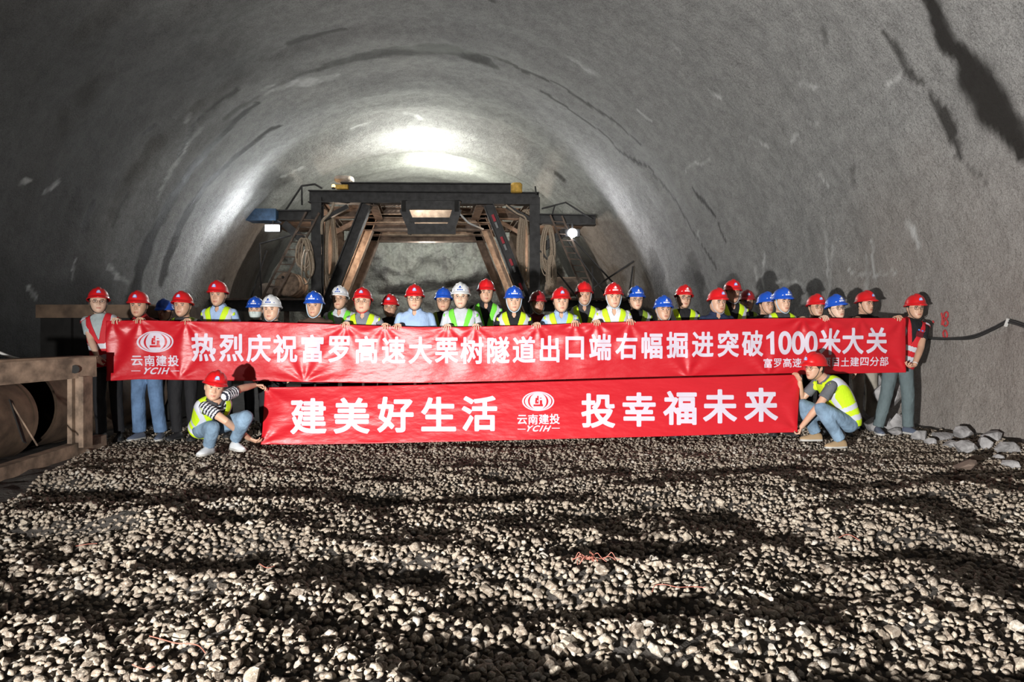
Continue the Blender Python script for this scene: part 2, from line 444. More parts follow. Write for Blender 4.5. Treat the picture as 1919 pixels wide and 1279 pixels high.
    pale = mark(pl) * 1.3 * (.35 + .65 * sstep(-.25, .3, fbm(Sf * 5, Tf * 5, 0, 4, 88)))
    # shade painted into the vault's left side and crown; warm tint low on the right
    nz = fbm(Sf * 0.5, Tf * 0.5, 0, 4, 77)
    vault_shade = sstep(2.5, -5.5, Sf + 1.8 * nz - 0.12 * (Tf - 8)) * (1 - sstep(12.0, 15.2, Tf + 2.0 * nz + .30 * np.minimum(Sf + 6, 0))) * 0.88
    vault_shade = np.maximum(vault_shade, sstep(-7.6, -9.4, Sf + 0.9 * nz) * (1 - sstep(14, 17, Tf)) * 0.93)
    vault_shade = np.maximum(vault_shade, 0.70 * sstep(8.0, 1.5, np.abs(Sf)) * (1 - sstep(13.6, 15.6, Tf + .8 * nz)))
    vault_shade = np.maximum(vault_shade, 0.8 * sstep(22.1, 22.2, Tf) * sstep(3.5, 7, np.abs(Sf)))
    vault_shade = np.clip(vault_shade + .34 * fbm(Sf * .9, Tf * 2.6, 0, 5, 5) * (vault_shade > .02) - .22 * sstep(.12, .3, fbm(Sf * 1.6, Tf * 1.3, 4, 5, 15)) * (vault_shade > .02), 0, 1)
    tint = t.n('ShaderNodeAttribute', attribute_name='tint').outputs['Fac']
    c = t.mix(tint, c, (0.36, 0.285, 0.235))
    vault_shade = t.n('ShaderNodeAttribute', attribute_name='vault_shade').outputs['Fac']
    q = t.n('ShaderNodeMath', operation='MULTIPLY'); t.l(vault_shade, q.inputs[0]); q.inputs[1].default_value = 0.93
    c = t.mix(q.outputs[0], c, (0.035, 0.034, 0.034))
    pale = t.n('ShaderNodeAttribute', attribute_name='pale').outputs['Fac']
    c = t.mix(pale, c, (0.66, 0.66, 0.65))
    wet = t.n('ShaderNodeAttribute', attribute_name='wet').outputs['Fac']
    c = t.mix(wet, c, (0.028, 0.025, 0.022))
    t.l(c, t.b.inputs['Base Color'])
    rr = t.n('ShaderNodeMapRange'); t.l(wet, rr.inputs['Value']); rr.inputs['To Min'].default_value = 0.85; rr.inputs['To Max'].default_value = 0.62; t.b.inputs['Specular IOR Level'].default_value = 0.22
    t.l(rr.outputs['Result'], t.b.inputs['Roughness'])
    h1 = t.noise(o, 11, 3, 0.6)
    n0 = t.bump(grit, 0.6, 0.008)
    n1 = t.bump(fine, 1.0, 0.04, n0)
    t.bump(h1, 0.6, 0.05, n1)
    return t.m
M['shotcrete'] = shotcrete()

def rockface():
    t = NT('rock_face'); o = t.obj()
    big = t.noise(o, 0.9, 5, 0.6); fine = t.noise(o, 9, 6, 0.7); strk = t.n('ShaderNodeMapping'); strk.inputs['Scale'].default_value = (2.2, 1, 0.45); t.l(o, strk.inputs['Vector'])
    s = t.noise(strk.outputs['Vector'], 1.3, 5, 0.65)
    c = t.ramp(s, [(0.32, (0.07, 0.058, 0.062)), (0.46, (0.13, 0.128, 0.126)), (0.55, (0.23, 0.24, 0.215)), (0.72, (0.30, 0.31, 0.275))])
    c = t.mix(0.35, c, t.ramp(big, [(0.35, (0.17, 0.13, 0.125)), (0.6, (0.32, 0.33, 0.31))]))
    c = t.mix(0.4, c, t.ramp(fine, [(0.3, (0.06, 0.06, 0.062)), (0.55, (0.32, 0.32, 0.31)), (0.75, (0.5, 0.5, 0.5))]))
    v = t.n('ShaderNodeTexVoronoi', feature='DISTANCE_TO_EDGE', Scale=0.55)
    wob = t.n('ShaderNodeVectorMath', operation='ADD'); nz = t.n('ShaderNodeTexNoise', Scale=1.6, Detail=8.0); t.l(o, nz.inputs['Vector'])
    t.l(o, wob.inputs[0]); t.l(nz.outputs['Color'], wob.inputs[1]); t.l(wob.outputs['Vector'], v.inputs['Vector'])
    crack = t.ramp(v.outputs['Distance'], [(0.0, (.35, .35, .35)), (0.03, (0, 0, 0))])
    c = t.mix(crack, c, (0.025, 0.025, 0.027))
    t.l(c, t.b.inputs['Base Color']); t.set(Roughness=0.6)
    n1 = t.bump(fine, 0.9, 0.05); t.bump(big, 0.8, 0.2, n1)
    return t.m
M['rockface'] = rockface()
M['ground'] = simple('dark_wet_gravel_bed', (0.05, 0.043, 0.037), 0.9, 0.5, 14, 1.0, 30, 0.02)

def stone_mat(name, attr):
    t = NT(name); o = t.obj()
    if attr: tone = t.n('ShaderNodeAttribute', attribute_name='tone').outputs['Fac']
    else: tone = t.n('ShaderNodeObjectInfo').outputs['Random']
    c = t.ramp(tone, [(0.0, (0.075, 0.054, 0.04)), (0.3, (0.20, 0.15, 0.11)), (0.6, (0.34, 0.275, 0.205)), (0.85, (0.46, 0.40, 0.315)), (1.0, (0.60, 0.57, 0.52))])
    f = t.noise(o, 90 if attr else 2.2, 6, 0.75)
    c = t.mix(0.58, c, t.ramp(f, [(0.36, (0.06, 0.042, 0.03)), (0.5, (0.27, 0.22, 0.17)), (0.64, (0.62, 0.57, 0.49))]))
    t.l(c, t.b.inputs['Base Color']); t.set(Roughness=0.8)
    t.bump(f, 0.7, 0.008); return t.m
M['gravel'] = stone_mat('gravel_stone_mix', True)
M['stone'] = stone_mat('gravel_stone_single', False)
M['rock'] = simple('grey_blasted_rock', (0.32, 0.31, 0.31), 0.85, 0.5, 6, 0.7, 30, 0.02)

# ------------------------------------------------------------------ tunnel
TH = math.atan2(160.0, F)                     # the tunnel runs slightly left of the lens axis
AX = Vector((-math.sin(TH), math.cos(TH), 0)); RX = Vector((math.cos(TH), math.sin(TH), 0))
RAD, ZC = 6.6, 1.0

def tun(l, t, z):
    return Vector((l * RX.x + t * AX.x, l * RX.y + t * AX.y, z))

def wall_at(px, py):
    """(arc, t) where the ray of a pixel meets the vault"""
    dx, dy, dz = (px - CX) / F, 1.0, -(py - CY) / F
    l, t = dx * RX.x + dy * RX.y, dx * AX.x + dy * AX.y
    h = CAMZ - ZC
    a, b, c = l * l + dz * dz, 2 * h * dz, h * h - RAD * RAD
    k = (-b + math.sqrt(b * b - 4 * a * c)) / (2 * a)
    L, Z = k * l, h + k * dz
    if Z >= 0: s = math.atan2(L, Z) * RAD
    else:
        k = RAD / abs(l); Z = h + k * dz
        s = math.copysign(math.pi / 2 * RAD - Z, l)
    return s, k * t

def vault_offset(s, t):
    d = 0.10 * fbm(s * 0.35, t * 0.45, 3.1, 3, 4) + 0.05 * fbm(s * 1.3, t * 1.5, 0.3, 3, 9)
    d = d + 0.016 * np.sin(t * 2 * math.pi / 1.35 + 3.0 * fbm(s * 0.2, t * 0.5, 0, 2, 3)) + 0.06 * fbm(s * 0.08, t * 0.9, 0, 3, 15)
    d = d + 0.012 * fbm(s * 6, t * 6, 0, 2, 21)
    ring = np.where(t < 22.2, -0.32 * sstep(19.2, 21.0, t), 0.34 - 0.30 * sstep(22.6, 23.3, t))      # last lined ring and the rougher section past it
    return d + ring

def build_vault():
    ts = np.concatenate([np.arange(-7, 3.6, 0.5), np.arange(3.6, 14, 0.055), np.arange(14, 22.1, 0.085), [22.15, 22.2, 22.24], np.arange(22.35, 30.2, 0.14)])
    smax = math.pi / 2 * RAD + 1.6
    ss = np.linspace(-smax, smax, 470)
    S, T = np.meshgrid(ss, ts)
    D = vault_offset(S, T)
    R = RAD + D
    half = math.pi / 2 * RAD
    ph = np.clip(S, -half, half) / RAD
    l = np.sin(ph) * R; z = ZC + np.cos(ph) * R
    over = np.abs(S) - half
    z = np.where(over > 0, ZC - over, z)
    l = np.where(over > 0, l + np.sign(S) * 0.25 * sstep(0.5, 1.4, over) * 0, l)
    P = np.stack([l * RX.x + T * AX.x, l * RX.y + T * AX.y, z], -1).reshape(-1, 3)
    nt, ns = len(ts), len(ss)
    i = np.arange(nt * ns).reshape(nt, ns)
    fcs = np.stack([i[:-1, :-1], i[:-1, 1:], i[1:, 1:], i[1:, :-1]], -1).reshape(-1, 4)
    o = mesh_obj('ceiling', P, fcs, M['shotcrete'])
    me = o.data
    # arc-length coordinates
    uvl = me.uv_layers.new(name='arc')
    vi = np.empty(len(me.loops), dtype=np.int32); me.loops.foreach_get('vertex_index', vi)
    uvs = np.stack([S.reshape(-1)[vi], T.reshape(-1)[vi]], -1).astype(np.float32)
    uvl.data.foreach_set('uv', uvs.reshape(-1))
    Sf, Tf = S.reshape(-1), T.reshape(-1)
    # ragged edges
    Sd = Sf + 0.16 * fbm(Sf * 2.2, Tf * 2.2, 0, 4, 31); Td = Tf + 0.16 * fbm(Sf * 2.2, Tf * 2.2, 9, 4, 57)
    def mark(lines):
        out = np.zeros(len(Sf))
        for pts, w, k in lines:
            q = [wall_at(*p) for p in pts]
            ws = w if isinstance(w, (list, tuple)) else [w] * len(q)
            for (a, b), (wa, wb) in zip(zip(q[:-1], q[1:]), zip(ws[:-1], ws[1:])):
                ax, ay = a; bx, by = b
                dx, dy = bx - ax, by - ay; L2 = dx * dx + dy * dy + 1e-9
                u = np.clip(((Sd - ax) * dx + (Td - ay) * dy) / L2, 0, 1)
                dist = np.hypot(Sd - ax - u * dx, Td - ay - u * dy)
                ww = wa + (wb - wa) * u
                out = np.maximum(out, k * (1 - sstep(0.7, 1.25, dist / ww)))
        return out
    wet = mark([
        ([(1722, -20), (1748, 40), (1775, 85), (1800, 115)], [0.10, 0.14, 0.13, 0.12], 1.0),
        ([(1800, 115), (1830, 165), (1855, 200), (1880, 235), (1912, 292)], [0.13, 0.27, 0.27, 0.2, 0.10], 1.0),
        ([(1905, 235), (1915, 280)], 0.12, 0.9),
        ([(1645, 60), (1690, 112), (1722, 158)], [0.03, 0.05, 0.05], 0.8), ([(1735, 185), (1752, 218)], 0.05, 0.8),
        ([(1762, 228), (1790, 300)], [0.10, 0.05], 0.9), ([(1790, 300), (1835, 350)], 0.02, 0.5),
        ([(850, 92), (920, 110), (1000, 140), (1100, 195), (1200, 270)], 0.06, 0.85),
        ([(1020, 175), (1090, 220), (1160, 280), (1222, 320)], 0.05, 0.85),
        ([(1225, 330), (1295, 425), (1345, 500)], 0.045, 0.7), ([(1295, 345), (1318, 372), (1342, 405)], [0.03, 0.1, 0.05], 0.9),
        ([(1350, 420), (1366, 452)], 0.05, 0.8), ([(600, 132), (700, 105), (780, 95), (850, 92)], [0.12, 0.2, 0.28, 0.28], 0.85),
        ([(850, 92), (930, 125)], [0.26, 0.08], 0.85),
        ([(545, 85), (640, 62)], 0.08, 0.7), ([(450, 165), (400, 195), (360, 232), (330, 292)], 0.06, 0.75),
        ([(290, 240), (275, 255)], 0.06, 0.8), ([(178, 390), (165, 422)], 0.12, 0.8), ([(240, 365), (215, 415)], 0.07, 0.6),
        ([(480, 195), (400, 262), (345, 330), (300, 410), (270, 480), (250, 560)], [0.10, 0.16, 0.24, 0.27, 0.3, 0.34], 0.9),
        ([(520, 235), (440, 290), (380, 350), (335, 430), (310, 520)], [0.08, 0.14, 0.2, 0.24, 0.25], 0.88),
        ([(610, 130), (545, 150), (470, 190), (420, 220)], 0.08, 0.5),
        ([(990, 355), (1060, 405), (1120, 445)], 0.06, 0.4), ([(1045, 315), (1065, 330)], 0.06, 0.7),
        ([(400, 520), (385, 590)], 0.12, 0.5), ([(455, 470), (430, 540)], 0.1, 0.5),
        ([(1225, 480), (1245, 560)], [0.3, 0.5], 0.35), ([(1300, 490), (1330, 600)], [0.2, 0.45], 0.4),
        ([(890, -5), (925, 10)], 0.07, 0.7), ([(1540, 60), (1548, 80)], 0.05, 0.5), ([(1605, 320), (1610, 350)], 0.05, 0.4),
    ])
    pl = []
    for a, b, w in [((1285, 322), (1300, 310), .04), ((1300, 310), (1330, 302), .03), ((1500, 157), (1530, 160), .04), ((1665, 140), (1695, 135), .03),
                    ((1515, 235), (1530, 232), .03), ((1490, 265), (1500, 255), .03), ((1405, 265), (1440, 275), .025), ((1535, 330), (1550, 345), .03),
                    ((1255, 80), (1275, 100), .03), ((1200, 210), (1220, 225), .04), ((1070, 110), (1120, 145), .12), ((1330, 165), (1350, 180), .03),
                    ((1425, 475), (1432, 545), .03), ((1420, 500), (1421, 540), .02), ((1545, 440), (1552, 545), .035), ((1560, 470), (1556, 540), .03),
                    ((1622, 480), (1622, 545), .03), ((1640, 450), (1645, 520), .035), ((1700, 420), (1720, 455), .06), ((1660, 510), (1668, 515), .03),
                    ((1455, 525), (1510, 535), .02), ((1590, 515), (1680, 512), .02), ((1300, 490), (1305, 510), .03), ((1310, 430), (1315, 445), .03),
                    ((620, 150), (500, 170), .18), ((345, 225), (350, 215), .08), ((110, 345), (90, 360), .06), ((60, 335), (45, 345), .05),
                    ((200, 505), (240, 530), .06), ((150, 490), (140, 520), .04), ((60, 540), (75, 560), .06), ((520, 320), (560, 300), .06), ((660, 235), (690, 228), .05),
                    ((760, 215), (790, 220), .08), ((370, 240), (330, 300), .07), ((330, 300), (290, 370), .06)]:
        pl.append(([a, b], w, 0.65))
    pale = mark(pl) * 1.3 * (.35 + .65 * sstep(-.25, .3, fbm(Sf * 5, Tf * 5, 0, 4, 88)))
    # shade painted into the vault's left side and crown; warm tint low on the right
    nz = fbm(Sf * 0.5, Tf * 0.5, 0, 4, 77)
    vault_shade = sstep(1.5, -6.0, Sf + 1.8 * nz - 0.12 * (Tf - 8)) * (1 - sstep(13.5, 17.5, Tf + 2.0 * nz + .25 * np.minimum(Sf + 6, 0))) * 0.80
    vault_shade = np.maximum(vault_shade, sstep(-7.6, -9.4, Sf + 0.9 * nz) * (1 - sstep(15, 18, Tf)) * 0.9)
    vault_shade = np.maximum(vault_shade, 0.42 * sstep(6.5, 1, np.abs(Sf)) * (1 - sstep(13, 15.5, Tf + 1.5 * nz)))
    vault_shade = np.maximum(vault_shade, 0.8 * sstep(22.1, 22.2, Tf) * sstep(3.5, 7, np.abs(Sf)))
    tint = t.n('ShaderNodeAttribute', attribute_name='tint').outputs['Fac']
    c = t.mix(tint, c, (0.36, 0.285, 0.235))
    vault_shade = t.n('ShaderNodeAttribute', attribute_name='vault_shade').outputs['Fac']
    q = t.n('ShaderNodeMath', operation='MULTIPLY'); t.l(vault_shade, q.inputs[0]); q.inputs[1].default_value = 0.93
    c = t.mix(q.outputs[0], c, (0.035, 0.034, 0.034))
    pale = t.n('ShaderNodeAttribute', attribute_name='pale').outputs['Fac']
    c = t.mix(pale, c, (0.66, 0.66, 0.65))
    wet = t.n('ShaderNodeAttribute', attribute_name='wet').outputs['Fac']
    c = t.mix(wet, c, (0.028, 0.025, 0.022))
    t.l(c, t.b.inputs['Base Color'])
    rr = t.n('ShaderNodeMapRange'); t.l(wet, rr.inputs['Value']); rr.inputs['To Min'].default_value = 0.85; rr.inputs['To Max'].default_value = 0.62; t.b.inputs['Specular IOR Level'].default_value = 0.22
    t.l(rr.outputs['Result'], t.b.inputs['Roughness'])
    h1 = t.noise(o, 11, 3, 0.6)
    n0 = t.bump(grit, 0.6, 0.008)
    n1 = t.bump(fine, 1.0, 0.04, n0)
    t.bump(h1, 0.6, 0.05, n1)
    return t.m
M['shotcrete'] = shotcrete()

def rockface():
    t = NT('rock_face'); o = t.obj()
    big = t.noise(o, 0.9, 5, 0.6); fine = t.noise(o, 9, 6, 0.7); strk = t.n('ShaderNodeMapping'); strk.inputs['Scale'].default_value = (2.2, 1, 0.45); t.l(o, strk.inputs['Vector'])
    s = t.noise(strk.outputs['Vector'], 1.3, 5, 0.65)
    c = t.ramp(s, [(0.32, (0.07, 0.058, 0.062)), (0.46, (0.13, 0.128, 0.126)), (0.55, (0.23, 0.24, 0.215)), (0.72, (0.30, 0.31, 0.275))])
    c = t.mix(0.35, c, t.ramp(big, [(0.35, (0.17, 0.13, 0.125)), (0.6, (0.32, 0.33, 0.31))]))
    c = t.mix(0.4, c, t.ramp(fine, [(0.3, (0.06, 0.06, 0.062)), (0.55, (0.32, 0.32, 0.31)), (0.75, (0.5, 0.5, 0.5))]))
    v = t.n('ShaderNodeTexVoronoi', feature='DISTANCE_TO_EDGE', Scale=0.55)
    wob = t.n('ShaderNodeVectorMath', operation='ADD'); nz = t.n('ShaderNodeTexNoise', Scale=1.6, Detail=8.0); t.l(o, nz.inputs['Vector'])
    t.l(o, wob.inputs[0]); t.l(nz.outputs['Color'], wob.inputs[1]); t.l(wob.outputs['Vector'], v.inputs['Vector'])
    crack = t.ramp(v.outputs['Distance'], [(0.0, (.35, .35, .35)), (0.03, (0, 0, 0))])
    c = t.mix(crack, c, (0.025, 0.025, 0.027))
    t.l(c, t.b.inputs['Base Color']); t.set(Roughness=0.6)
    n1 = t.bump(fine, 0.9, 0.05); t.bump(big, 0.8, 0.2, n1)
    return t.m
M['rockface'] = rockface()
M['ground'] = simple('dark_wet_gravel_bed', (0.05, 0.043, 0.037), 0.9, 0.5, 14, 1.0, 30, 0.02)

def stone_mat(name, attr):
    t = NT(name); o = t.obj()
    if attr: tone = t.n('ShaderNodeAttribute', attribute_name='tone').outputs['Fac']
    else: tone = t.n('ShaderNodeObjectInfo').outputs['Random']
    c = t.ramp(tone, [(0.0, (0.075, 0.054, 0.04)), (0.3, (0.20, 0.15, 0.11)), (0.6, (0.34, 0.275, 0.205)), (0.85, (0.46, 0.40, 0.315)), (1.0, (0.60, 0.57, 0.52))])
    f = t.noise(o, 90 if attr else 2.2, 6, 0.75)
    c = t.mix(0.58, c, t.ramp(f, [(0.36, (0.06, 0.042, 0.03)), (0.5, (0.27, 0.22, 0.17)), (0.64, (0.62, 0.57, 0.49))]))
    t.l(c, t.b.inputs['Base Color']); t.set(Roughness=0.8)
    t.bump(f, 0.7, 0.008); return t.m
M['gravel'] = stone_mat('gravel_stone_mix', True)
M['stone'] = stone_mat('gravel_stone_single', False)
M['rock'] = simple('grey_blasted_rock', (0.32, 0.31, 0.31), 0.85, 0.5, 6, 0.7, 30, 0.02)

# ------------------------------------------------------------------ tunnel
TH = math.atan2(160.0, F)                     # the tunnel runs slightly left of the lens axis
AX = Vector((-math.sin(TH), math.cos(TH), 0)); RX = Vector((math.cos(TH), math.sin(TH), 0))
RAD, ZC = 6.6, 1.0

def tun(l, t, z):
    return Vector((l * RX.x + t * AX.x, l * RX.y + t * AX.y, z))

def wall_at(px, py):
    """(arc, t) where the ray of a pixel meets the vault"""
    dx, dy, dz = (px - CX) / F, 1.0, -(py - CY) / F
    l, t = dx * RX.x + dy * RX.y, dx * AX.x + dy * AX.y
    h = CAMZ - ZC
    a, b, c = l * l + dz * dz, 2 * h * dz, h * h - RAD * RAD
    k = (-b + math.sqrt(b * b - 4 * a * c)) / (2 * a)
    L, Z = k * l, h + k * dz
    if Z >= 0: s = math.atan2(L, Z) * RAD
    else:
        k = RAD / abs(l); Z = h + k * dz
        s = math.copysign(math.pi / 2 * RAD - Z, l)
    return s, k * t

def vault_offset(s, t):
    d = 0.10 * fbm(s * 0.35, t * 0.45, 3.1, 3, 4) + 0.05 * fbm(s * 1.3, t * 1.5, 0.3, 3, 9)
    d = d + 0.016 * np.sin(t * 2 * math.pi / 1.35 + 3.0 * fbm(s * 0.2, t * 0.5, 0, 2, 3)) + 0.06 * fbm(s * 0.08, t * 0.9, 0, 3, 15)
    d = d + 0.012 * fbm(s * 6, t * 6, 0, 2, 21)
    ring = np.where(t < 22.2, -0.32 * sstep(19.2, 21.0, t), 0.34 - 0.30 * sstep(22.6, 23.3, t))      # last lined ring and the rougher section past it
    return d + ring

def build_vault():
    ts = np.concatenate([np.arange(-7, 3.6, 0.5), np.arange(3.6, 14, 0.055), np.arange(14, 22.1, 0.085), [22.15, 22.2, 22.24], np.arange(22.35, 30.2, 0.14)])
    smax = math.pi / 2 * RAD + 1.6
    ss = np.linspace(-smax, smax, 470)
    S, T = np.meshgrid(ss, ts)
    D = vault_offset(S, T)
    R = RAD + D
    half = math.pi / 2 * RAD
    ph = np.clip(S, -half, half) / RAD
    l = np.sin(ph) * R; z = ZC + np.cos(ph) * R
    over = np.abs(S) - half
    z = np.where(over > 0, ZC - over, z)
    l = np.where(over > 0, l + np.sign(S) * 0.25 * sstep(0.5, 1.4, over) * 0, l)
    P = np.stack([l * RX.x + T * AX.x, l * RX.y + T * AX.y, z], -1).reshape(-1, 3)
    nt, ns = len(ts), len(ss)
    i = np.arange(nt * ns).reshape(nt, ns)
    fcs = np.stack([i[:-1, :-1], i[:-1, 1:], i[1:, 1:], i[1:, :-1]], -1).reshape(-1, 4)
    o = mesh_obj('ceiling', P, fcs, M['shotcrete'])
    me = o.data
    # arc-length coordinates
    uvl = me.uv_layers.new(name='arc')
    vi = np.empty(len(me.loops), dtype=np.int32); me.loops.foreach_get('vertex_index', vi)
    uvs = np.stack([S.reshape(-1)[vi], T.reshape(-1)[vi]], -1).astype(np.float32)
    uvl.data.foreach_set('uv', uvs.reshape(-1))
    Sf, Tf = S.reshape(-1), T.reshape(-1)
    # ragged edges
    Sd = Sf + 0.16 * fbm(Sf * 2.2, Tf * 2.2, 0, 4, 31); Td = Tf + 0.16 * fbm(Sf * 2.2, Tf * 2.2, 9, 4, 57)
    def mark(lines):
        out = np.zeros(len(Sf))
        for pts, w, k in lines:
            q = [wall_at(*p) for p in pts]
            ws = w if isinstance(w, (list, tuple)) else [w] * len(q)
            for (a, b), (wa, wb) in zip(zip(q[:-1], q[1:]), zip(ws[:-1], ws[1:])):
                ax, ay = a; bx, by = b
                dx, dy = bx - ax, by - ay; L2 = dx * dx + dy * dy + 1e-9
                u = np.clip(((Sd - ax) * dx + (Td - ay) * dy) / L2, 0, 1)
                dist = np.hypot(Sd - ax - u * dx, Td - ay - u * dy)
                ww = wa + (wb - wa) * u
                out = np.maximum(out, k * (1 - sstep(0.7, 1.25, dist / ww)))
        return out
    wet = mark([
        ([(1722, -20), (1748, 40), (1775, 85), (1800, 115)], [0.10, 0.14, 0.13, 0.12], 1.0),
        ([(1800, 115), (1830, 165), (1855, 200), (1880, 235), (1912, 292)], [0.13, 0.27, 0.27, 0.2, 0.10], 1.0),
        ([(1905, 235), (1915, 280)], 0.12, 0.9),
        ([(1645, 60), (1690, 112), (1722, 158)], [0.03, 0.05, 0.05], 0.8), ([(1735, 185), (1752, 218)], 0.05, 0.8),
        ([(1762, 228), (1790, 300)], [0.10, 0.05], 0.9), ([(1790, 300), (1835, 350)], 0.02, 0.5),
        ([(850, 92), (920, 110), (1000, 140), (1100, 195), (1200, 270)], 0.06, 0.85),
        ([(1020, 175), (1090, 220), (1160, 280), (1222, 320)], 0.05, 0.85),
        ([(1225, 330), (1295, 425), (1345, 500)], 0.045, 0.7), ([(1295, 345), (1318, 372), (1342, 405)], [0.03, 0.1, 0.05], 0.9),
        ([(1350, 420), (1366, 452)], 0.05, 0.8), ([(600, 132), (700, 105), (780, 95), (850, 92)], [0.12, 0.2, 0.28, 0.28], 0.85),
        ([(850, 92), (930, 125)], [0.26, 0.08], 0.85),
        ([(545, 85), (640, 62)], 0.08, 0.7), ([(450, 165), (400, 195), (360, 232), (330, 292)], 0.06, 0.75),
        ([(290, 240), (275, 255)], 0.06, 0.8), ([(178, 390), (165, 422)], 0.12, 0.8), ([(240, 365), (215, 415)], 0.07, 0.6),
        ([(480, 195), (400, 262), (345, 330), (300, 410), (270, 480), (250, 560)], [0.10, 0.16, 0.24, 0.27, 0.3, 0.34], 0.9),
        ([(520, 235), (440, 290), (380, 350), (335, 430), (310, 520)], [0.08, 0.14, 0.2, 0.24, 0.25], 0.88),
        ([(610, 130), (545, 150), (470, 190), (420, 220)], 0.08, 0.5),
        ([(990, 355), (1060, 405), (1120, 445)], 0.06, 0.4), ([(1045, 315), (1065, 330)], 0.06, 0.7),
        ([(400, 520), (385, 590)], 0.12, 0.5), ([(455, 470), (430, 540)], 0.1, 0.5),
        ([(1225, 480), (1245, 560)], [0.3, 0.5], 0.35), ([(1300, 490), (1330, 600)], [0.2, 0.45], 0.4),
        ([(890, -5), (925, 10)], 0.07, 0.7), ([(1540, 60), (1548, 80)], 0.05, 0.5), ([(1605, 320), (1610, 350)], 0.05, 0.4),
    ])
    pl = []
    for a, b, w in [((1285, 322), (1300, 310), .04), ((1300, 310), (1330, 302), .03), ((1500, 157), (1530, 160), .04), ((1665, 140), (1695, 135), .03),
                    ((1515, 235), (1530, 232), .03), ((1490, 265), (1500, 255), .03), ((1405, 265), (1440, 275), .025), ((1535, 330), (1550, 345), .03),
                    ((1255, 80), (1275, 100), .03), ((1200, 210), (1220, 225), .04), ((1070, 110), (1120, 145), .12), ((1330, 165), (1350, 180), .03),
                    ((1425, 475), (1432, 545), .03), ((1420, 500), (1421, 540), .02), ((1545, 440), (1552, 545), .035), ((1560, 470), (1556, 540), .03),
                    ((1622, 480), (1622, 545), .03), ((1640, 450), (1645, 520), .035), ((1700, 420), (1720, 455), .06), ((1660, 510), (1668, 515), .03),
                    ((1455, 525), (1510, 535), .02), ((1590, 515), (1680, 512), .02), ((1300, 490), (1305, 510), .03), ((1310, 430), (1315, 445), .03),
                    ((620, 150), (500, 170), .18), ((345, 225), (350, 215), .08), ((110, 345), (90, 360), .06), ((60, 335), (45, 345), .05),
                    ((200, 505), (240, 530), .06), ((150, 490), (140, 520), .04), ((60, 540), (75, 560), .06), ((520, 320), (560, 300), .06), ((660, 235), (690, 228), .05),
                    ((760, 215), (790, 220), .08), ((370, 240), (330, 300), .07), ((330, 300), (290, 370), .06)]:
        pl.append(([a, b], w, 0.65))
    pale = mark(pl) * 1.3 * (.35 + .65 * sstep(-.25, .3, fbm(Sf * 5, Tf * 5, 0, 4, 88)))
    # shade painted into the vault's left side and crown; warm tint low on the right
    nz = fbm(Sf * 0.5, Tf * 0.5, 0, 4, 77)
    vault_shade = sstep(-2.0, -6.5, Sf + 1.6 * nz - 0.10 * (Tf - 8)) * (1 - sstep(13, 16.5, Tf + 1.5 * nz)) * 0.75
    vault_shade = np.maximum(vault_shade, sstep(-7.6, -9.4, Sf + 0.9 * nz) * (1 - sstep(14, 17, Tf)) * 0.9)
    vault_shade = np.maximum(vault_shade, 0.35 * sstep(4.5, 1, np.abs(Sf)) * (1 - sstep(10, 13, Tf + nz)))
    vault_shade = np.maximum(vault_shade, 0.8 * sstep(22.1, 22.2, Tf) * sstep(3.5, 7, np.abs(Sf)))  # far sides past the last ring painted dark as well
    tint = sstep(7.2, 10.6, Sf + 1.2 * nz) * (1 - sstep(9.0, 11.5, Tf)) * 0.42
    for nm, a in (('wet', wet), ('pale', pale), ('vault_shade', vault_shade), ('tint', tint)):
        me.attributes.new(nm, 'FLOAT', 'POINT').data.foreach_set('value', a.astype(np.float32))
    return tag(o, kind='structure')
ceiling = build_vault()

def build_face():
    n = 150
    ls = np.linspace(-7.3, 7.3, n); zs = np.linspace(-0.6, 8.6, 110)
    L, Z = np.meshgrid(ls, zs)
    T = 28.2 + 0.9 * fbm(L * 0.45, Z * 0.5, 0, 3, 8) + 0.35 * fbm(L * 1.5, Z * 1.7, 0, 3, 12)
    # a blocky slab that stands forward over a dark ledge
    ledge = sstep(0.12, 0.0, np.abs(Z - 3.35 - 0.12 * (L - 0.5) - 0.15 * fbm(L, 0, 0, 3, 5))) * sstep(2.6, 1.4, np.abs(L - 0.1))
    T = T + 0.45 * ledge - 0.35 * sstep(3.3, 3.7, Z - 0.1 * L)
    P = np.stack([L * RX.x + T * AX.x, L * RX.y + T * AX.y, Z], -1).reshape(-1, 3)
    i = np.arange(n * 110).reshape(110, n)
    fcs = np.stack([i[:-1, :-1], i[:-1, 1:], i[1:, 1:], i[1:, :-1]], -1).reshape(-1, 4)
    tag(mesh_obj('wall_back', P, fcs, M['rockface']), kind='structure')
build_face()

def gz(x, y):
    """height of the gravel bed"""
    x, y = np.asarray(x, float), np.asarray(y, float)
    k = (1 - 0.8 * sstep(5.4, 7.2, y)) * sstep(.8, 2.0, y)
    z = k * (0.09 * fbm(x * 0.7 + 3.3, y * 1.15 + 1.7, 0, 3, 41) + 0.115 * fbm(x * 1.9, y * 2.8, 0, 3, 43) - 0.015)
    z = z + 0.10 * sstep(8.45, 9.1, y) * sstep(-4.6, -4.0, x) * sstep(4.6, 4.2, x)
    z = z + 0.22 * sstep(4.9, 6.3, x + 0.05 * y - 0.4)
    return z

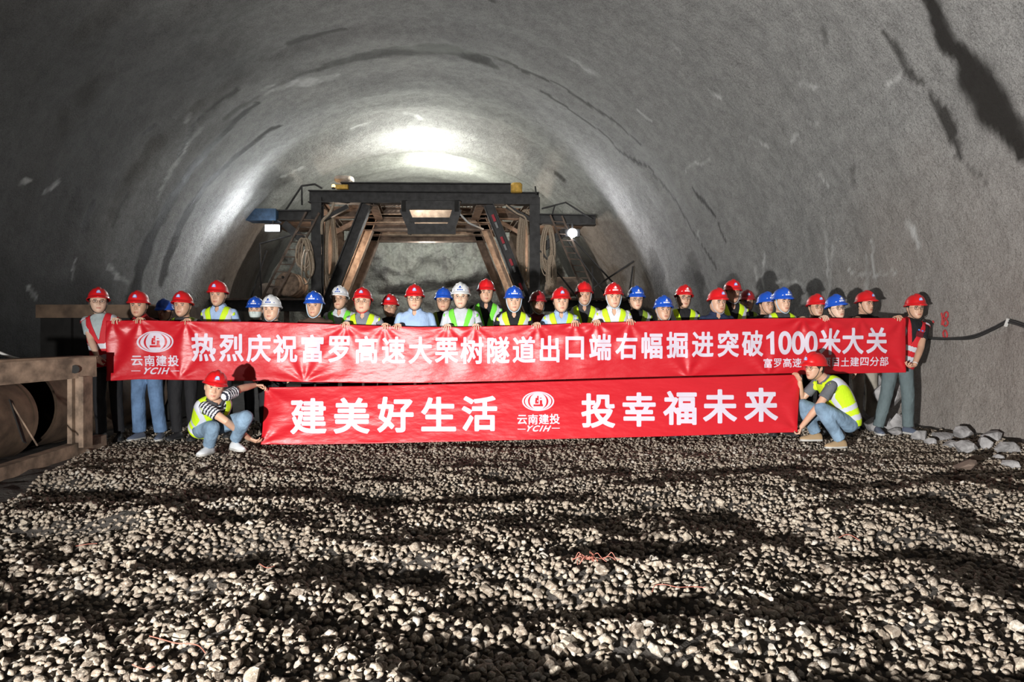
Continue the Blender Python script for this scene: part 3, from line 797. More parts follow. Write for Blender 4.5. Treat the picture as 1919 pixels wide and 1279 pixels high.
def build_floor():
    xs = np.linspace(-9.5, 8.5, 260); ys = np.concatenate([np.arange(-7, 1.5, 0.4), np.arange(1.5, 9.6, 0.06), np.arange(9.7, 31, 0.35)])
    X, Y = np.meshgrid(xs, ys)
    Z = gz(X, Y) - 0.028
    P = np.stack([X, Y, Z], -1).reshape(-1, 3); ny, nx = X.shape
    i = np.arange(nx * ny).reshape(ny, nx)
    fcs = np.stack([i[:-1, :-1], i[:-1, 1:], i[1:, 1:], i[1:, :-1]], -1).reshape(-1, 4)
    tag(mesh_obj('floor', P, fcs, M['ground']), kind='structure')
build_floor()
# ------------------------------------------------------------------ drilling gantry
GY = [20.0, 22.4, 24.9]            # its three frames
def build_gantry():
    g = empty('drilling_gantry', (at(798, 640, 22).x, 22, 0), 'black steel drilling gantry with three braced frames spanning the tunnel before the rock face', 'gantry')
    org = Vector(g.location)
    def part(mb, name, mat): return mb.build(name, mat, g, loc=None)
    def W(px, py, Y): return at(px, py, Y) - org
    Y0 = GY[0]
    # posts, braces and beams repeat on every frame; coordinates come from the front frame
    for k, Y in enumerate(GY):
        def Q(px, py):
            p = at(px, py, Y0); return Vector((p.x, Y, p.z)) - org + AX * (Y - Y0) * 0 + Vector((AX.x * (Y - Y0), 0, 0))
        dark = M['steel_dark'] if k == 0 else M['steel_brown']
        tan = M['steel_dark'] if k == 0 else (M['steel_tan'] if k == 1 else M['steel_brown'])
        for x in (595, 1002):
            b = MB(); p = Q(x, 372); b.ibeam((p.x, p.y, p.z), (p.x, p.y, -0.03), 0.30, 0.26, up=(0, 1, 0)); part(b, 'post', dark)
            b = MB(); b.box((p.x - 0.28, p.y - 0.3, -0.12), (p.x + 0.28, p.y + 0.3, 0.06)); part(b, 'base_plate', dark)
        b = MB(); b.ibeam(Q(580, 370), Q(1010, 374), 0.30, 0.36, up=(0, 0, 1)); part(b, 'cross_beam', dark)
        for a, c in (((687, 384), (606, 590)), ((915, 384), (996, 590))):
            b = MB(); b.ibeam(Q(*a), Q(*c), 0.26, 0.30, up=(1, 0, 0)); o = part(b, 'diagonal_brace', tan)
            if k == 0 and a[0] > 800:      # stencilled maker's bars along the front right brace
                pa, pc = Q(*a), Q(*c); e = (pc - pa)
                gs = simple('grey_stencil', (0.3, 0.3, 0.3))
                for u in (0.1, 0.3, 0.5, 0.72):
                    for ua, ub, w_, mt_ in ((u, u + .06, .075, M['red_mark']), (u + .07, u + .12, .06, gs)):
                        mk = MB(); mk.bar(pa + e * ua - Vector((0, 0.135, 0)), pa + e * ub - Vector((0, 0.135, 0)), w_, 0.01, 0, (0, 1, 0)); mk.build('stencil_mark', mt_, o)
        if k:
            b = MB(); b.ibeam(Q(655, 384), Q(950, 384), 0.3, 0.3, up=(0, 0, 1)); part(b, 'tie_beam', M['steel_tan'])
            b = MB(); b.ibeam(Q(655, 402), Q(950, 402), 0.3, 0.22, up=(0, 0, 1)); part(b, 'tie_beam', M['steel_brown'])
        for x0, x1 in ((600, 652), (998, 950)):   # knee plates
            b = MB(); b.bar(Q(x0, 415), Q(x1, 388), 0.12, 0.14); part(b, 'knee_brace', dark)
    # top deck: upper front beam, mesh slab, longitudinal beams
    b = MB(); b.ibeam(W(640, 352, 19.95), W(957, 354, 19.95), 0.3, 0.26, up=(0, 0, 1)); part(b, 'upper_beam', M['steel_dark'])
    b = MB()
    for k in range(40):
        p, q = W(642 + k * 8, 361, 20.2), W(642 + k * 8, 361, 24.5)
        b.bar(p, Vector((p.x + AX.x * 4.5, q.y, p.z)), 0.03, 0.05, up=(0, 0, 1))
    for k in range(12):
        y = 20.1 + k * 0.38
        p, q = W(640, 361, 20.2), W(957, 361, 20.2); dx = AX.x * (y - 20.2)
        b.bar((p.x + dx, y - org.y, p.z - 0.04), (q.x + dx, y - org.y, q.z - 0.04), 0.03, 0.05, up=(0, 0, 1))
    part(b, 'deck_grating', M['steel_brown'])
    for x in (597, 700, 900, 1001):
        p = W(x, 378, 20.0); b = MB(); b.ibeam(p, (p.x + AX.x * 5, p.y + 5, p.z), 0.25, 0.28); part(b, 'long_beam', M['steel_brown'])
    # hopper hung under the front beam
    b = MB()
    A = [W(752, 378, 19.7), W(862, 378, 19.7), W(862, 378, 20.9), W(752, 378, 20.9)]
    B = [W(766, 437, 19.8), W(852, 437, 19.8), W(852, 437, 20.7), W(766, 437, 20.7)]
    C = [W(751, 394, 19.72), W(861, 394, 19.72)]
    b.bar(A[0] - Vector((0, 0, .12)), A[1] - Vector((0, 0, .12)), 0.24, 0.12, up=(0, 1, 0))
    part(b, 'hopper_beam', M['steel_dark'])
    b = MB()
    for i, j in ((1, 2), (2, 3), (3, 0)):
        b.add([A[i], A[j], B[j], B[i]], [(0, 1, 2, 3)])
    b.add([B[0], B[1], B[2], B[3]], [(0, 1, 2, 3)])
    h = part(b, 'hopper', M['steel_tan']); sm = h.modifiers.new('thickness', 'SOLIDIFY'); sm.thickness = 0.02
    for p0, p1, w_ in (((757, 392), (776, 438), .26), ((857, 392), (842, 438), .26), ((764, 430), (854, 430), .30), ((766, 413), (850, 413), .13)):
        b = MB(); b.bar(W(*p0, 19.70), W(*p1, 19.76), w_, 0.08); part(b, 'hopper_frame', M['steel_dark'])
    for x in (757, 856):
        b = MB(); p = W(x, 387, 19.68); b.box((p.x - .06, p.y - .05, p.z - .16), (p.x + .06, p.y + .15, p.z + .16)); part(b, 'hopper_bracket', M['dark_void'])
    # side working platforms
    for nm, a, c, mt in (('left', (462, 405), (584, 405), M['steel_blue']), ('right', (1010, 412), (1116, 414), M['steel_dark'])):
        b = MB(); b.ibeam(W(*a, 19.95), W(*c, 19.95), 0.3, 0.30, mi=0)
        part(b, 'platform_beam', M['steel_dark'])
        if nm == 'left':
            p = W(460, 405, 19.9); b = MB(); b.box((p.x, p.y - .2, p.z - .17), (p.x + .95, p.y + .3, p.z + .17)); part(b, 'platform_end', mt)
        b = MB(); pa, pc = W(a[0], a[1] - 9, 20.0), W(c[0], c[1] - 9, 20.0)
        b.box((pa.x, pa.y - .05, pa.z - .05), (pc.x, pa.y + 3.6, pa.z)); part(b, 'platform_board', M['steel_brown'])
    b = MB(); b.bar(W(533, 420, 19.95), W(588, 468, 19.95), 0.22, 0.16); part(b, 'bracket_brace', M['steel_dark'])
    b = MB(); b.bar(W(1068, 428, 19.95), W(1008, 472, 19.95), 0.22, 0.16); part(b, 'bracket_brace', M['steel_dark'])
    # lower working platforms (grating on a beam) reaching the walls
    for a, c in (((372, 566), (592, 566)), ((1006, 566), (1186, 568))):
        b = MB(); pa, pc = W(a[0], a[1] + 8, 20.0), W(c[0], c[1] + 8, 20.0)
        b.ibeam(pa, pc, 0.3, 0.32); part(b, 'lower_beam', M['steel_dark'])
        b = MB()
        n = int((pc.x - pa.x) / 0.16)
        for k in range(n):
            x = pa.x + (pc.x - pa.x) * k / n; b.box((x, pa.y - .25, pa.z + .17), (x + .11, pa.y + 4, pa.z + .21))
        b.box((pa.x, pa.y - .28, pa.z + .15), (pc.x, pa.y - .2, pa.z + .21)); part(b, 'platform_grating', M['steel_brown'])
        for u in (0.25, 0.75):
            x = pa.x + (pc.x - pa.x) * u; b = MB(); b.bar((x, pa.y, pa.z - .15), (x, pa.y, -0.1), 0.12, 0.12); part(b, 'platform_leg', M['steel_brown'])
    # ladders
    for a, c in (((574, 398), (488, 566)), ((1031, 404), (1092, 545))):
        b = MB(); pa, pc = W(*a, 19.6), W(*c, 19.6); d = Vector((0.34, 0.12, 0))
        b.bar(pa, pc, 0.05, 0.06); b.bar(pa + d, pc + d, 0.05, 0.06)
        for k in range(1, 12):
            q = pa + (pc - pa) * k / 12; b.bar(q, q + d, 0.03, 0.03, up=(0, 0, 1))
        part(b, 'ladder', M['steel_brown'])
    # hand rails
    for pts in ([(535, 395), (565, 350), (566, 349), (590, 346), (604, 354)], [(566, 349), (566, 385)]):
        b = MB(); b.tube([W(x, y, 19.9) for x, y in pts], 0.03, 6); part(b, 'hand_rail', M['steel_dark'])
    for pts in ([(1015, 392), (1060, 380), (1110, 412)], [(1035, 402), (1040, 385)], [(1005, 366), (1003, 350)], [(1012, 470), (1115, 600)], [(1062, 450), (1150, 575)], [(1075, 450), (1185, 570)], [(1105, 545), (1188, 490)], [(1186, 500), (1178, 560)], [(1110, 500), (1112, 560)]):
        b = MB(); b.tube([W(x, y, 19.7) for x, y in pts], 0.025, 6); part(b, 'hand_rail', M['steel_dark'])
    for pts in ([(487, 456), (490, 565)], [(486, 458), (545, 442)], [(500, 470), (470, 560)]):
        b = MB(); b.tube([W(x, y, 19.7) for x, y in pts], 0.025, 6); part(b, 'hand_rail', M['steel_dark'])
build_gantry()

def flood(px, py, Y, label, n=1):
    p = at(px, py, Y); e = empty('flood_light', p, label, 'lamp')
    b = MB(); b.box((-.22, .06, -.10), (.22, .20, .12)); b.build('housing', M['steel_dark'], e)
    b = MB()
    if n == 2: b.box((-.20, .035, -.075), (.20, .058, .085))
    else:
        ring = [(.13 * math.cos(a), .04, .13 * math.sin(a)) for a in np.linspace(0, 2 * math.pi, 20, endpoint=False)]
        b.add(ring + [(x, .058, z) for x, y, z in ring], [tuple(range(20)), *[(k, (k + 1) % 20, 20 + (k + 1) % 20, 20 + k) for k in range(20)]])
    b.build('lamp_glass', M['lamp_glass'], e)
    b = MB(); b.bar((0, .13, .1), (0, .13, .3), .05, .05); b.build('bracket', M['steel_dark'], e)
flood(509, 428, 19.6, 'wide lit flood light under the blue left end of the gantry platform', 2)
flood(1073, 437, 19.6, 'round lit flood light under the right arm of the gantry')

def hang_coil(name, px, py, Y, w, h, n, label, seed, mat='cable_dusty', r=0.022):
    R = random.Random(seed); p = at(px, py, Y)
    b = MB()
    for k in range(n):
        ww = w * R.uniform(.5, 1.0); hh = h * R.uniform(.7, 1.0); ox = R.uniform(-.15, .15) * w; oy = R.uniform(-.12, .12)
        pts = [(ox + ww / 2 * math.sin(a) * (0.6 + 0.4 * math.sin(a / 2) ** 2), oy + R.uniform(-.02, .02), -hh / 2 * (1 - math.cos(a))) for a in np.linspace(0, 2 * math.pi, 18)]
        b.tube(spline(pts, 2), r, 6)
    return tag(b.build(name, M[mat], None, True, p), label, 'cable')
hang_coil('cable_coil', 571, 448, 19.75, .5, 1.0, 9, 'pale cable coil hanging left of the left gantry post', 1)
hang_coil('cable_coil', 578, 470, 19.6, .3, 1.0, 5, 'thinner dusty cable loop beside the left gantry post, over the drum', 2)
hang_coil('cable_bundle', 1027, 424, 19.8, .42, 1.45, 22, 'thick bundle of dusty cables hanging right of the right gantry post', 3, r=0.018)
hang_coil('cable_bundle', 1033, 480, 19.7, .3, 1.1, 14, 'tangled dusty cable loops hanging lowest at the right gantry post', 4, r=0.016)
hang_coil('hose_bundle', 618, 400, 20.5, .45, 2.6, 12, 'dusty hoses hanging down inside the left gantry frame', 5, r=0.03)
hang_coil('hose_bundle', 985, 395, 20.5, .5, 2.4, 12, 'dusty hoses hanging down inside the right gantry frame', 6, r=0.03)
b = MB(); b.tube(spline([at(862, 402, 19.75), at(878, 418, 19.75), at(893, 425, 19.9), at(905, 430, 20.6)], 6), 0.03, 8)
tag(b.build('hose', M['pale_cable'], None, True), 'pale hose curving from the hopper to the right gantry braces', 'hose')
b = MB(); b.tube(spline([at(626, 380, 19.8), at(618, 400, 19.8), at(604, 416, 19.8), at(603, 440, 19.9)], 6), 0.04, 8)
tag(b.build('hose', M['cable_dusty'], None, True), 'tan hose bending down beside the top of the left gantry post', 'hose')
b = MB(); b.tube(spline([at(948, 385, 19.8), at(968, 400, 19.8), at(985, 410, 19.8), at(990, 440, 20.2)], 6), 0.03, 8)
tag(b.build('hose', M['cable_dusty'], None, True), 'tan hose bending down inside the right gantry post', 'hose')

def drum():
    p = at(538, 533, 20.15); e = empty('steel_drum', (p.x, p.y, p.z), 'rusty steel drum lying on the left gantry platform, round end forward', 'drum')
    b = MB(); n = 32; r = .36
    for y0, y1, rr in ((0, .02, r), (.02, .3, r - .012), (.3, .33, r), (.33, .6, r - .012), (.6, .63, r), (.63, .88, r - .012), (.88, .9, r)):
        b.tube([(0, y0, 0), (0, y1, 0)], rr, n)
    b.build('body', M['rust_light'], e, False)
    b = MB(); b.tube([(-.12, -.02, .2), (-.12, 0, .2)], .04, 12); b.build('bung', M['dark_void'], e)
drum()
def crumple(name, px, py, Y, s, mat, label, cat, seed):
    p = at(px, py, Y); R = np.random.default_rng(seed)
    bm = bmesh.new(); bmesh.ops.create_icosphere(bm, subdivisions=3, radius=1)
    V = np.array([v.co[:] for v in bm.verts])
    d = 1 + .35 * fbm(V[:, 0] * 1.6 + seed, V[:, 1] * 1.6, V[:, 2] * 1.6, 3, seed)
    V = V * d[:, None]; V = np.sign(V) * np.abs(V) ** .75 * np.array(s)
    V[:, 2] -= V[:, 2].min()
    f = [[v.index for v in q.verts] for q in bm.faces]; bm.free()
    return tag(mesh_obj(name, V, f, mat, None, smooth=False, loc=p), label, cat)
crumple('folded_sheet', 1057, 557, 20.4, (.62, .4, .29), M['pale_dust'], 'pale dusty folded sheet on the right gantry platform', 'sheet', 3)
crumple('sack', 503, 559, 20.2, (.24, .25, .22), M['pale_dust'], 'torn tan sack on the left gantry platform left of the drum', 'sack', 4)
crumple('sack', 519, 559, 20.15, (.12, .18, .14), M['steel_brown'], 'small brown sack between torn tan sack and drum', 'sack', 8)
crumple('rag', 645, 343.5, 20.0, (.28, .3, .10), M['pale_dust'], 'crumpled pale rag on the left end of the gantry deck', 'rag', 6)
def can():
    p = at(968, 362, 19.75); e = empty('yellow_barrel', p, 'yellow plastic barrel standing on right end of the gantry deck', 'barrel')
    b = MB(); b.tube([(0, 0, 0), (0, 0, .03), (0, 0, .06), (0, 0, .2), (0, 0, .23), (0, 0, .27)], [.16, .17, .165, .165, .17, .14], 20); b.build('body', M['yellow_plastic'], e, True)
    b = MB(); b.tube([(0.05, 0, .27), (.05, 0, .30)], .04, 12); b.build('cap', M['white_paint'], e)
can()
def beacon():
    p = at(625, 355, 19.8); e = empty('amber_lamp', p, 'small lit amber lamp on the left end of the gantry deck', 'lamp')
    b = MB(); b.tube([(0, 0, 0), (0, 0, .05)], .05, 12); b.build('base', M['steel_dark'], e)
    b = MB(); b.tube([(0, 0, .05), (0, 0, .09), (0, 0, .13), (0, 0, .14)], [.05, .055, .035, .01], 12); b.build('lamp_glass', M['lamp_warm'], e, True)
    b = MB(); b.box((.08, -.05, 0), (.42, .1, .12)); b.build('housing', M['yellow_plastic'], e)
beacon()

# ------------------------------------------------------------------ pipe and guard frame on the left
def build_left():
    # pipe axis runs along the wall
    y0, y1 = 3.6, 7.35
    def axis(y): return Vector((-5.54 + (y - 6.5) * -0.02, y, 0.37))
    e = empty('steel_pipe', (axis(5.5).x, 5.5, 0), 'big rusty steel pipe lying behind the guard rail at the left edge', 'pipe')
    def pipe(mb, ya, yb, r):
        n = 48; a, c = axis(ya) - Vector(e.location), axis(yb) - Vector(e.location)
        v, f = tube_mesh([a, a + (c - a) * .02, c - (c - a) * .02, c], [r, r, r, r], n, False)
        v2, f2 = tube_mesh([a, c], [r - .03, r - .03], n, False)
        mb.add(v, f); mb.add(v2, [q[::-1] for q in f2])
        L = len(v)
        return mb
    b = MB(); pipe(b, y0, y1, .44); b.build('shell', M['rust'], e, True)
    b = MB(); pipe(b, y1 - .06, y1, .452); b.build('end_collar', M['rust'], e, True)
    b = MB(); pipe(b, 5.05, 5.12, .452); b.build('weld_band', M['rust'], e, True)
    e2 = empty('steel_pipe', (axis(8.6).x, 8.6, 0), 'second rusty steel pipe further back, behind the leftmost worker and post', 'pipe')
    def pipe2(mb, ya, yb, r):
        a, c = Vector((-5.55, ya, .46)) - Vector(e2.location), Vector((-5.62, yb, .46)) - Vector(e2.location)
        v, f = tube_mesh([a, c], [r, r], 48, False); mb.add(v, f)
        v, f = tube_mesh([a, c], [r - .03, r - .03], 48, False); mb.add(v, [q[::-1] for q in f])
    b = MB(); pipe2(b, 7.6, 10.2, .48); b.build('shell', M['rust'], e2, True)
    b = MB(); pipe2(b, 8.2, 8.26, .495); b.build('weld_band', M['rust'], e2, True)
    # guard frame
    g = empty('guard_rail', (-5.0, 6, 0), 'rusty steel guard rail frame with one thick post in front of the pipe', 'rail')
    o = Vector(g.location)
    def P(px, py, Y): return at(px, py, Y) - o
    b = MB(); b.bar(P(-150, 712, 5.9), P(172, 688, 7.45), .215, .14, up=(1, 0, 0)); b.build('top_rail', M['rust_light'], g)
    b = MB(); b.bar(P(-150, 698, 5.9) + Vector((-.06, .05, .06)), P(172, 676, 7.45) + Vector((-.06, .05, .03)), .04, .26, up=(1, 0, 0)); b.build('rail_flange', M['rust'], g)
    a = P(150, 706, 7.3); c = P(150, 838, 7.3)
    b = MB(); b.ibeam(a, c, .16, .17, up=(1, 0, 0), t=.05); b.build('post', M['rust_light'], g)
    b = MB(); b.bar(P(-150, 945, 5.35), P(190, 832, 7.75), .2, .12, up=(1, 0, 0)); b.build('bottom_rail', M['rust_light'], g)
    b = MB(); b.bar(P(20, 751, 6.5), P(46, 830, 6.3), .05, .012, up=(1, 0, 0)); b.build('hanging_strap', M['dark_void'], g)
    b = MB(); b.tube([P(19, 752, 6.5), P(70, 836, 6.25)], .008, 6); b.build('tie_rod', M['rust_light'], g)
    b = MB(); b.tube([P(140, 693, 7.25), P(140, 693, 7.17)], .045, 10); b.build('lug', M['dark_void'], g)
    # skip behind the leftmost workers, body painted black for the dark void under its rim
    s = empty('steel_skip', (-6.15, 10.6, 0), 'near-black steel skip with brown rim behind the leftmost workers', 'skip')
    b = MB(); b.box((-1.0, -.25, .0), (.95, 2.0, 1.55)); b.build('body', M['dark_void'], s)
    b = MB(); b.box((-1.04, -.30, 1.55), (.99, 2.04, 1.75)); b.build('rim', M['rust'], s)
    for x in (-.6, .0, .6):
        b = MB(); b.box((x, -.31, .05), (x + .1, -.25, 1.55)); b.build('rib', M['dark_void'], s)
    b = MB(); b.tube(spline([at(-20, 653, 6.9), at(15, 668, 7.0), at(46, 676, 7.0)], 6), .014, 8)
    tag(b.build('cable', M['pale_cable'], None, True), 'pale cable on the dark wall above the left guard rail', 'cable')
build_left()

# cable and painted numbers on the right wall
def wall_pt(px, py, off=0.03):
    s, t = wall_at(px, py)
    d = float(vault_offset(np.array(s), np.array(t)))
    half = math.pi / 2 * RAD
    if abs(s) > half:
        l, z = math.copysign(RAD + d - off, s), ZC - (abs(s) - half)
    else:
        ph = s / RAD; l, z = math.sin(ph) * (RAD + d - off), ZC + math.cos(ph) * (RAD + d - off)
    return tun(l, t, z)
b = MB()
for dy in (0, 4):
    pts = [wall_pt(x, y + dy * (0.3 if x < 1800 else 1), .05) for x, y in ((1700, 629), (1745, 634), (1790, 635), (1825, 630), (1860, 615), (1888, 602), (1905, 603), (1935, 612))]
    b.tube(spline(pts, 6), .014, 8)
tag(b.build('cable', M['cable_black'], None, True), 'dark cable looped along the right wall under the red number', 'cable')
b = MB(); b.bar(wall_pt(1894, 598, .06), wall_pt(1888, 612, .06), .025, .025)
tag(b.build('cable_hook', M['pale_cable'], None), 'pale hook holding the dark cable on the right wall', 'hook')

def paint_line(pts, w=.02):
    """flat brush stroke following the wall"""
    P = spline([wall_pt(x, y, .012) for x, y in pts], 5)
    v, f = tube_mesh(P, w, 6); return v, f
pn = empty('painted_number', wall_pt(1770, 605, .012), 'red sprayed number 18 with a zero below on the right wall', 'marking')
for nm, st in (('digit', [(1765, 587), (1767, 598), (1766, 610)]), ('digit', [(1775, 585), (1771, 588), (1770, 594), (1774, 599), (1778, 606), (1774, 612), (1769, 608), (1772, 600), (1778, 594), (1778, 588), (1775, 585)]),
           ('digit', [(1771, 620), (1768, 625), (1769, 632), (1774, 634), (1776, 628), (1774, 621), (1771, 620)]), ('paint_dab', [(1748, 602), (1750, 606)])):
    v, f = paint_line(st, .011); mesh_obj(nm, [Vector(p) - pn.location for p in v], f, M['red_paint'], pn)
def clip(V, Fc, A, h):
    """keep the part of a mesh where h > 0 (cut along h = 0); A carries extra per-vertex columns"""
    V = np.asarray(V, float); A = np.asarray(A, float); h = np.asarray(h, float)
    Vl, Al = list(V), list(A); out = []; cache = {}
    pos = h > 0
    def cut(i, j):
        k = (min(i, j), max(i, j))
        if k not in cache:
            t = h[i] / (h[i] - h[j]); Vl.append(V[i] + (V[j] - V[i]) * t); Al.append(A[i] + (A[j] - A[i]) * t); cache[k] = len(Vl) - 1
        return cache[k]
    for f in Fc:
        f = [int(k) for k in f]
        c = sum(bool(pos[k]) for k in f)
        if c == len(f): out.append(tuple(f))
        elif c:
            q = []
            for a, b in zip(f, f[1:] + f[:1]):
                if pos[a]: q.append(a)
                if pos[a] != pos[b]: q.append(cut(a, b))
            if len(q) > 2: out.append(tuple(q))
    used = sorted({k for f in out for k in f}); mp = {k: n for n, k in enumerate(used)}
    if not used: return np.zeros((0, 3)), [], np.zeros((0, A.shape[1]))
    return np.array([Vl[k] for k in used]), [tuple(mp[k] for k in f) for f in out], np.array([Al[k] for k in used])


# ------------------------------------------------------------------ banners
def banner_mat(name, base, text=False):
    t = NT(name); o = t.obj()
    mp = t.n('ShaderNodeMapping'); mp.inputs['Scale'].default_value = (9, 9, 22); t.l(o, mp.inputs['Vector'])
    n1 = t.noise(mp.outputs['Vector'], 1.0, 4, 0.6)
    mp2 = t.n('ShaderNodeMapping'); mp2.inputs['Scale'].default_value = (1.5, 1, 4); mp2.inputs['Rotation'].default_value = (0, 0.35, 0); t.l(o, mp2.inputs['Vector'])
    n2 = t.noise(mp2.outputs['Vector'], 1.0, 3, 0.5)
    t.b.inputs['Base Color'].default_value = (*base, 1)
    t.set(Roughness=0.40 if not text else 0.5)
    t.b.inputs['Specular IOR Level'].default_value = 0.55 if not text else 0.4
    nn = t.bump(n2, 0.55, 0.05)
    t.bump(n1, 0.28, 0.012, nn)
    return t.m
M['banner_red'] = banner_mat('glossy_red_banner_cloth', (0.52, 0.009, 0.018))
M['banner_white'] = banner_mat('white_banner_print', (0.60, 0.545, 0.635), True)

def glyph_polys(text, bold=0.02, size=1.0):
    """outline mesh (verts, faces) of a text in Blender's built-in font; em square of 1"""
    if text == '1':                # upright with a short flag
        return np.array([(.20, 0), (.33, 0), (.33, .72), (.24, .72), (.20, .66), (.06, .57), (.06, .47), (.20, .53)]), [(0, 1, 2, 3, 4), (4, 5, 6, 7)]
    cu = bpy.data.curves.new('t', 'FONT'); cu.body = text; cu.size = size; cu.offset = bold; cu.resolution_u = 6
    cu.align_x = 'CENTER'; cu.fill_mode = 'FRONT'
    ob = bpy.data.objects.new('t', cu); COL.objects.link(ob)
    dg = bpy.context.evaluated_depsgraph_get()
    me = bpy.data.meshes.new_from_object(ob.evaluated_get(dg))
    v = np.array([p.co[:2] for p in me.vertices]).reshape(-1, 2); f = [tuple(p.vertices) for p in me.polygons]
    bpy.data.objects.remove(ob); bpy.data.curves.remove(cu); bpy.data.meshes.remove(me)
    return v, f

class Banner:
    def __init__(s, name, top, bot, Yl, Yr, grips, amp, seed, label, lean=0.0):
        s.lean = lean
        s.top, s.bot = np.array(top, float), np.array(bot, float); s.Yl, s.Yr = Yl, Yr
        s.x0, s.x1 = s.top[0, 0], s.top[-1, 0]; s.grips = grips; s.amp = amp; s.seed = seed
        s.org = at((s.x0 + s.x1) / 2, float(np.interp((s.x0 + s.x1) / 2, s.bot[:, 0], s.bot[:, 1])), (Yl + Yr) / 2)
        s.root = empty(name, s.org, label, 'banner')
        N, K = 900, 72
        xs = np.linspace(0, 1, N); fs = np.linspace(0, 1, K)
        U, V = np.meshgrid(xs, fs)
        P = s.point(U, V) - np.array(s.org)
        i = np.arange(N * K).reshape(K, N)
        fc = np.stack([i[:-1, :-1], i[1:, :-1], i[1:, 1:], i[:-1, 1:]], -1).reshape(-1, 4)
        o = mesh_obj('cloth', P.reshape(-1, 3), fc, M['banner_red'], s.root)
        md = o.modifiers.new('thickness', 'SOLIDIFY'); md.thickness = 0.002; md.offset = -1
        s.lv, s.lf = [], []
    def px(s, u, v):
        """nominal pixel column/row of banner coordinates"""
        xl = s.top[0, 0] + (s.bot[0, 0] - s.top[0, 0]) * v; xr = s.top[-1, 0] + (s.bot[-1, 0] - s.top[-1, 0]) * v
        x = xl + (xr - xl) * u
        yt = np.interp(x, s.top[:, 0], s.top[:, 1]); yb = np.interp(x, s.bot[:, 0], s.bot[:, 1])
        return x, yt + (yb - yt) * v
    lean = 0.0
    def depth(s, x): return s.Yl + (s.Yr - s.Yl) * (x - s.x0) / (s.x1 - s.x0)
    def wrinkle(s, x, y, v):
        m = 1279 / 8.2
        X, Z = x / m, y / m
        d = 0.020 * fbm(X * 0.8, Z * 1.6, 0, 2, s.seed) + 0.010 * fbm(X * 2.2 + Z * 1.5, Z * 5, 0, 3, s.seed + 3)
        for gx, gy, k in s.grips:                      # folds that run out from every hand
            dx, dy = (x - gx) / m, (y - gy) / m
            r = np.hypot(dx, dy) + 1e-3; a = np.arctan2(dy, dx)
            d = d + k * 0.009 * np.sin(a * 7 + gx) * np.exp(-((r - .25) / .38) ** 2) * sstep(0.02, .14, r)
            d = d - k * 0.010 * np.exp(-(r / .07) ** 2)
        return d * s.amp
    def point(s, u, v, out=0.0):
        x, y = s.px(u, v)
        D = s.depth(x) + s.lean * (.5 - v)                # the sheet may hang out of plumb
        return np.stack([(x - CX) / F * D, D + s.wrinkle(x, y, v) - out, CAMZ - (y - CY) / F * D], -1)
    def inv(s, x, y):
        """banner coordinates of a pixel"""
        u = (x - s.x0) / (s.x1 - s.x0); v = np.full_like(u, .5)
        for _ in range(4):
            yt = np.interp(x, s.top[:, 0], s.top[:, 1]); yb = np.interp(x, s.bot[:, 0], s.bot[:, 1]); v = (y - yt) / (yb - yt)
            xl = s.top[0, 0] + (s.bot[0, 0] - s.top[0, 0]) * v; xr = s.top[-1, 0] + (s.bot[-1, 0] - s.top[-1, 0]) * v
            u = (x - xl) / (xr - xl)
        return u, v
    def print_poly(s, v2, faces, name, cut=6.0):
        """lay a flat shape given in pixel columns/rows on the cloth, following its folds"""
        bm = bmesh.new(); vs_ = [bm.verts.new((p[0], p[1], 0)) for p in v2]
        for f in faces:
            try: bm.faces.new([vs_[k] for k in f])
            except ValueError: pass
        lo, hi = np.min(v2, 0), np.max(v2, 0)
        for ax in (0, 1):
            for c in np.arange(lo[ax] + cut / 2, hi[ax], cut):
                no = (1, 0, 0) if ax == 0 else (0, 1, 0); co = (c, 0, 0) if ax == 0 else (0, c, 0)
                bmesh.ops.bisect_plane(bm, geom=bm.verts[:] + bm.edges[:] + bm.faces[:], plane_co=co, plane_no=no)
        Q = np.array([w.co[:2] for w in bm.verts]); bm.verts.index_update()
        fc = [[w.index for w in f.verts] for f in bm.faces]; bm.free()
        u, v = s.inv(Q[:, 0], Q[:, 1])
        P = s.point(u, v, 0.0035) - np.array(s.org)
        o = mesh_obj(name, P, fc, M['banner_white'], s.root, smooth=False)
        me = o.data                                    # faces towards the viewer
        if len(me.polygons) and sum(p.normal.y * p.area for p in me.polygons) > 0: me.flip_normals()
        return o
    def char(s, ch, cx, cy, em_m, wx=1.0, bold=0.028, slant=0.0, name='character'):
        """one printed character: a fine grid cut along the outline, grown by 'bold' (fraction of the em)"""
        v, f = glyph_polys(ch, 0.0)
        c = (v.min(0) + v.max(0)) / 2
        em = em_m * F / s.depth(cx)
        n = int(max(26, min(66, em * 1.15)))
        hw = (v.max(0) - v.min(0)) / 2 + bold + .02
        gx = np.linspace(c[0] - hw[0], c[0] + hw[0], max(10, int(n * hw[0] * 2))); gy = np.linspace(c[1] - hw[1], c[1] + hw[1], max(10, int(n * hw[1] * 2)))
        X, Y = np.meshgrid(gx, gy); P = np.stack([X.ravel(), Y.ravel()], -1)
        cnt = {}
        for q in f:
            for i, j in zip(q, q[1:] + q[:1]): cnt[(min(i, j), max(i, j))] = cnt.get((min(i, j), max(i, j)), 0) + 1
        seg = np.array([(v[i], v[j]) for (i, j), k in cnt.items() if k == 1])
        A_, D_ = seg[:, 0], seg[:, 1] - seg[:, 0]
        L2 = (D_ ** 2).sum(-1) + 1e-12
        t = np.clip((((P[:, None] - A_[None]) * D_[None]).sum(-1)) / L2, 0, 1)
        dist = np.sqrt((((P[:, None] - A_[None]) - t[..., None] * D_[None]) ** 2).sum(-1)).min(1)
        ins = np.zeros(len(P), bool)
